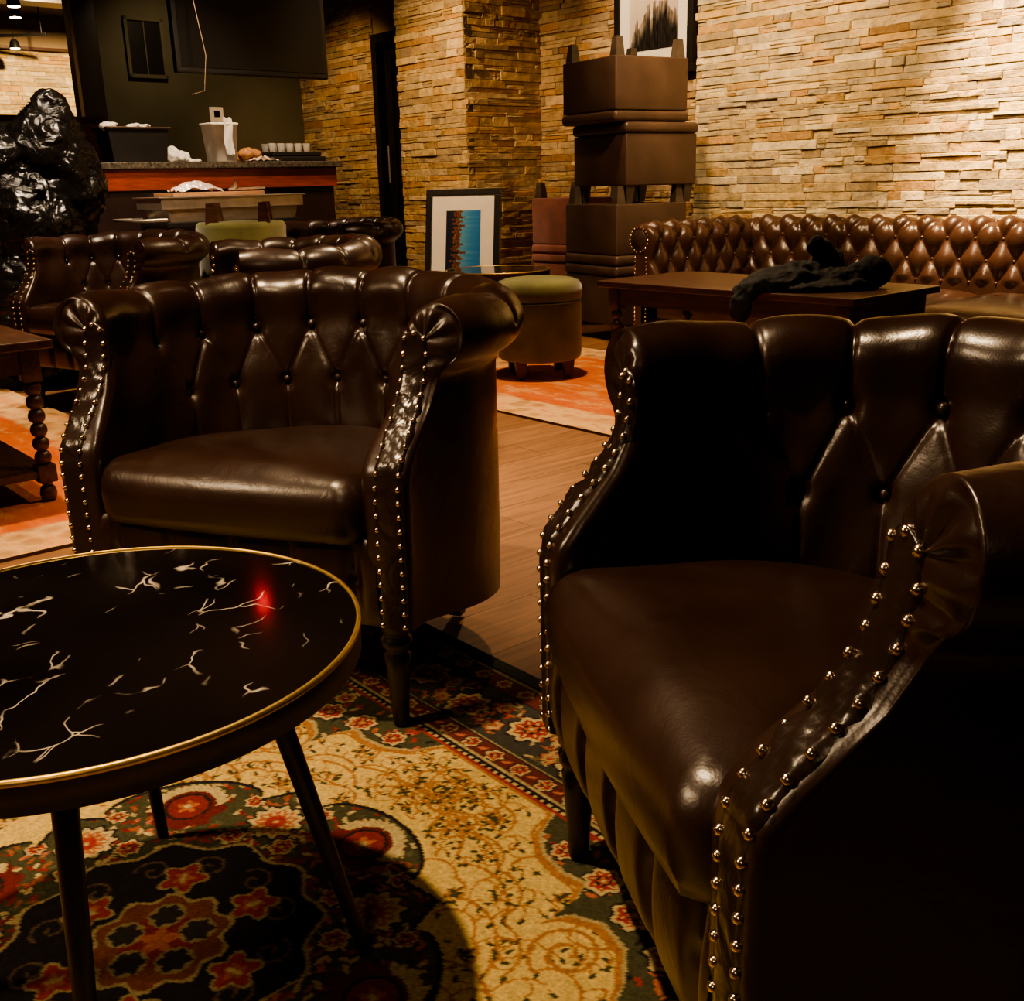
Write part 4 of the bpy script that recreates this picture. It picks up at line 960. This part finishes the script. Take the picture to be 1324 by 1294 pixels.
def sheet(name, x0, x1, z0, z1, y, mat, parent):
    o = mk(name, [(x0, y, z0), (x1, y, z0), (x1, y, z1), (x0, y, z1)], [(0, 1, 2, 3)], mat, parent, False)
    a = o.data.attributes.new('uv2', 'FLOAT_VECTOR', 'POINT'); a.data.foreach_set('vector', [0, 0, 0, 1, 0, 0, 1, 1, 0, 0, 1, 0]); return o
pf = thing('framed_picture', 'black framed blue city picture leaning on its side against the stone pillar', 'picture', (-.325, 7.34, .0), math.radians(-10))
frame_obj(pf, .53, .925, .045)
MB().box(-.23, .23, -.004, .010, .03, .89).obj('backing_board', M['blackplastic'], pf, smooth=False)
sheet('picture_mat', -.225, .225, .04, .885, -.006, M['mat'], pf); sheet('print', -.118, .125, .16, .775, -.0085, city_blue(), pf)
pf.rotation_euler = (math.radians(-16), 0, math.radians(-10))
ph_ = thing('framed_picture', 'black framed grey skyline picture hanging above the stacked ottomans', 'picture', W(-4.996, 5.555, 1.573), RZ)
frame_obj(ph_, .686, .95, .05, .04); MB().box(-.30, .30, -.006, .018, .03, .92).obj('backing_board', M['blackplastic'], ph_, smooth=False)
sheet('picture_mat', -.30, .30, .045, .91, -.008, M['mat'], ph_); sheet('print', -.207, .209, .162, .79, -.011, city_grey(), ph_)

# ------------------------------------------------------------------ jacket on the table
def jacket():
    parts = []
    base = Vector((1.15, 4.0, .511))
    P_ = [((-.10, .0, .025), .12, (1.25, .85, .55)), ((-.03, .02, .05), .08, (1.3, .8, .7)), ((.08, .0, .03), .10, (1.2, .9, .5)), ((.225, .01, .055), .072, (1.15, .9, .8)), ((.16, .0, .05), .055, (1.2, .9, .8)),
          ((.015, .03, .155), .032, (1.0, .7, 1.2)), ((.045, .03, .125), .042, (1.0, .7, 1.2)), ((.08, .03, .09), .05, (1.1, .8, 1.1)), ((.0, -.09, .015), .06, (2.2, .9, .35)), ((-.2, -.02, .02), .06, (1.3, 1.0, .5)),
          ((-.265, -.045, .0), .045, (1.1, .9, .8)), ((-.285, -.075, -.05), .04, (1.0, .5, 1.5)), ((.13, -.07, .02), .05, (1.6, .8, .4))]
    o = blob('jacket', P_, M['coat'], base, 0, .007, 5, .012, 11, 1.6)
    inv = Matrix.Rotation(-RZ, 2)
    for v in o.data.vertices:
        X_, Y_ = v.co.x+base.x, v.co.y+base.y; q = X_*BX[0]+Y_*BX[1]
        if q > 3.262: v.co.z = max(v.co.z, .001)
    tag(o, 'black jacket heaped on the dark wooden coffee table before the sofa', 'jacket'); return o
jacket()
o = MB().box(-.02, .02, -.008, .008, 0, .008, .003).obj('small_dark_clip', M['blackplastic'], None, False, W(-2.14, 3.62, .5105), RZ+.4); tag(o, 'tiny dark object near the right corner of the jacket table', 'clip')

t = thing('ceiling_downlight', 'round lit downlight recessed in the dark ceiling near the bar', 'light fixture', (-2.89, 7.49, 2.79), 0)
MB().lathe([(.07, 0), (.09, 0), (.09, .06), (.07, .06)], 24).obj('trim_ring', M['steel'], t); MB().lathe([(.0, .02), (.068, .02)], 24).obj('bulb', M['bulb2'], t)
t = thing('indicator_lamp', 'small red indicator lamp on the ceiling reflected in the marble table', 'light fixture', (-1.79, 6.93, 2.80), 0)
MB().lathe([(.0, -.03), (.03, -.02), (.045, .0), (.045, .02)], 20).obj('red_lens', M['redled'], t); MB().lathe([(.055, .0), (.055, .05)], 20).obj('housing', M['iron'], t)
# ------------------------------------------------------------------ lights
def spot(loc, tgt, E, size=60, blend=.5, rad=.05, col=(1, .70, .40)):
    l = bpy.data.lights.new('spot', 'SPOT'); l.energy = E; l.spot_size = math.radians(size); l.spot_blend = blend; l.shadow_soft_size = rad; l.color = col
    o = bpy.data.objects.new('spot_lamp', l); C.objects.link(o); o.location = loc; o.rotation_euler = (Vector(tgt)-Vector(loc)).to_track_quat('-Z', 'Y').to_euler(); return o
def point(loc, E, rad=.2, col=(1, .68, .38)):
    l = bpy.data.lights.new('lamp', 'POINT'); l.energy = E; l.shadow_soft_size = rad; l.color = col
    o = bpy.data.objects.new('lamp', l); C.objects.link(o); o.location = loc; return o
KE = 2.6
def sp_(loc, tgt, E, *a): return spot(loc, tgt, E*KE, *a)
sp_((-.80, 1.40, 2.75), (-.42, 1.40, .2), 85, 75, .5, .04)
sp_((-2.3, .7, 1.95), (-.5, 1.1, .0), 42, 80, .9, .2)  # added low fill lifting the rug under the marble table, no fixture
sp_(W(-2.55, 4.50, 2.75), W(-2.40, 5.42, .85), 330, 46, 1.0, .05, (1, .68, .36))
sp_(W(-2.6, 3.3, 2.75), W(-2.6, 5.42, 1.4), 45, 90, .9, .10, (1, .66, .33))  # frontal fill added to soften the grazing shadows on the sofa wall
sp_(W(-3.9, 4.1, 2.75), W(-3.9, 5.42, 1.0), 60, 75, .9, .05, (1, .66, .33))
sp_((.2, 4.9, 2.75), (.2, 4.6, 0), 85, 90, .7, .05)
sp_((-1.6, 3.6, 2.75), (-1.7, 3.5, 0), 90, 85, .7, .05)
sp_((-.35, .0, 2.75), (-.42, 2.25, .62), 26, 30, .6, .08)
sp_((-.45, -1.3, 1.9), (-.25, 1.1, .0), 11, 34, .9, .3)  # soft fill added behind the camera to open up the table's shadow
sp_((.25, 3.0, 2.75), (-.1, 3.3, 0), 60, 66, .7, .05)
sp_((1.0, 4.3, 2.75), (.7, 6.4, 1.0), 50, 60, .8, .08)
sp_(W(-5.0, 4.4, 2.8), W(-5.0, 5.6, 1.9), 45, 60, .9, .05)
sp_(W(-5.9, 3.6, 2.75), W(-6.3, 4.95, .8), 58, 90, .9, .05, (1, .66, .34))
sp_(W(-7.9, 4.3, 2.75), W(-8.6, 5.4, .6), 40, 85, .9, .05, (1, .62, .3))
sp_(W(-8.2, 3.9, 2.75), W(-9.3, 4.3, 1.3), 14, 100, .9, .05, (1, .74, .44))
sp_(W(-5.6, 2.9, 2.75), W(-6.3, 3.0, .95), 70, 70, .8, .05, (1, .74, .5))
sp_((-1.75, 4.4, 2.75), (-2.2, 5.3, 1.1), 100, 70, .8, .05, (1, .76, .52))
sp_((-4.0, 10.6, 2.75), (-4.6, 12.4, 1.6), 240, 95, .9, .05, (1, .70, .36))
C_ = bpy.context.scene
w = bpy.data.worlds.new('World'); C_.world = w; w.use_nodes = True
w.node_tree.nodes['Background'].inputs[0].default_value = (.05, .03, .018, 1); w.node_tree.nodes['Background'].inputs[1].default_value = .4

# ------------------------------------------------------------------ camera
F, HY, ROLL = 1352., 237., .025
TH = math.atan((647-HY)/F)
cam = bpy.data.cameras.new('camera'); co = bpy.data.objects.new('camera', cam); C.objects.link(co)
cam.sensor_fit = 'HORIZONTAL'; cam.sensor_width = 36; cam.lens = F/1324*36; cam.clip_start = .02
r0 = Vector((1, 0, 0)); u0 = Vector((0, math.sin(TH), math.cos(TH))); fw = Vector((0, math.cos(TH), -math.sin(TH)))
c, s = math.cos(ROLL), math.sin(ROLL); R = r0*c-u0*s; U = r0*s+u0*c
co.matrix_world = Matrix(((R.x, U.x, -fw.x, 0), (R.y, U.y, -fw.y, 0), (R.z, U.z, -fw.z, .92), (0, 0, 0, 1)))
C_.camera = co
C_.view_settings.view_transform = 'AgX'
C_.view_settings.look = 'AgX - Medium High Contrast'
C_.view_settings.exposure = .6
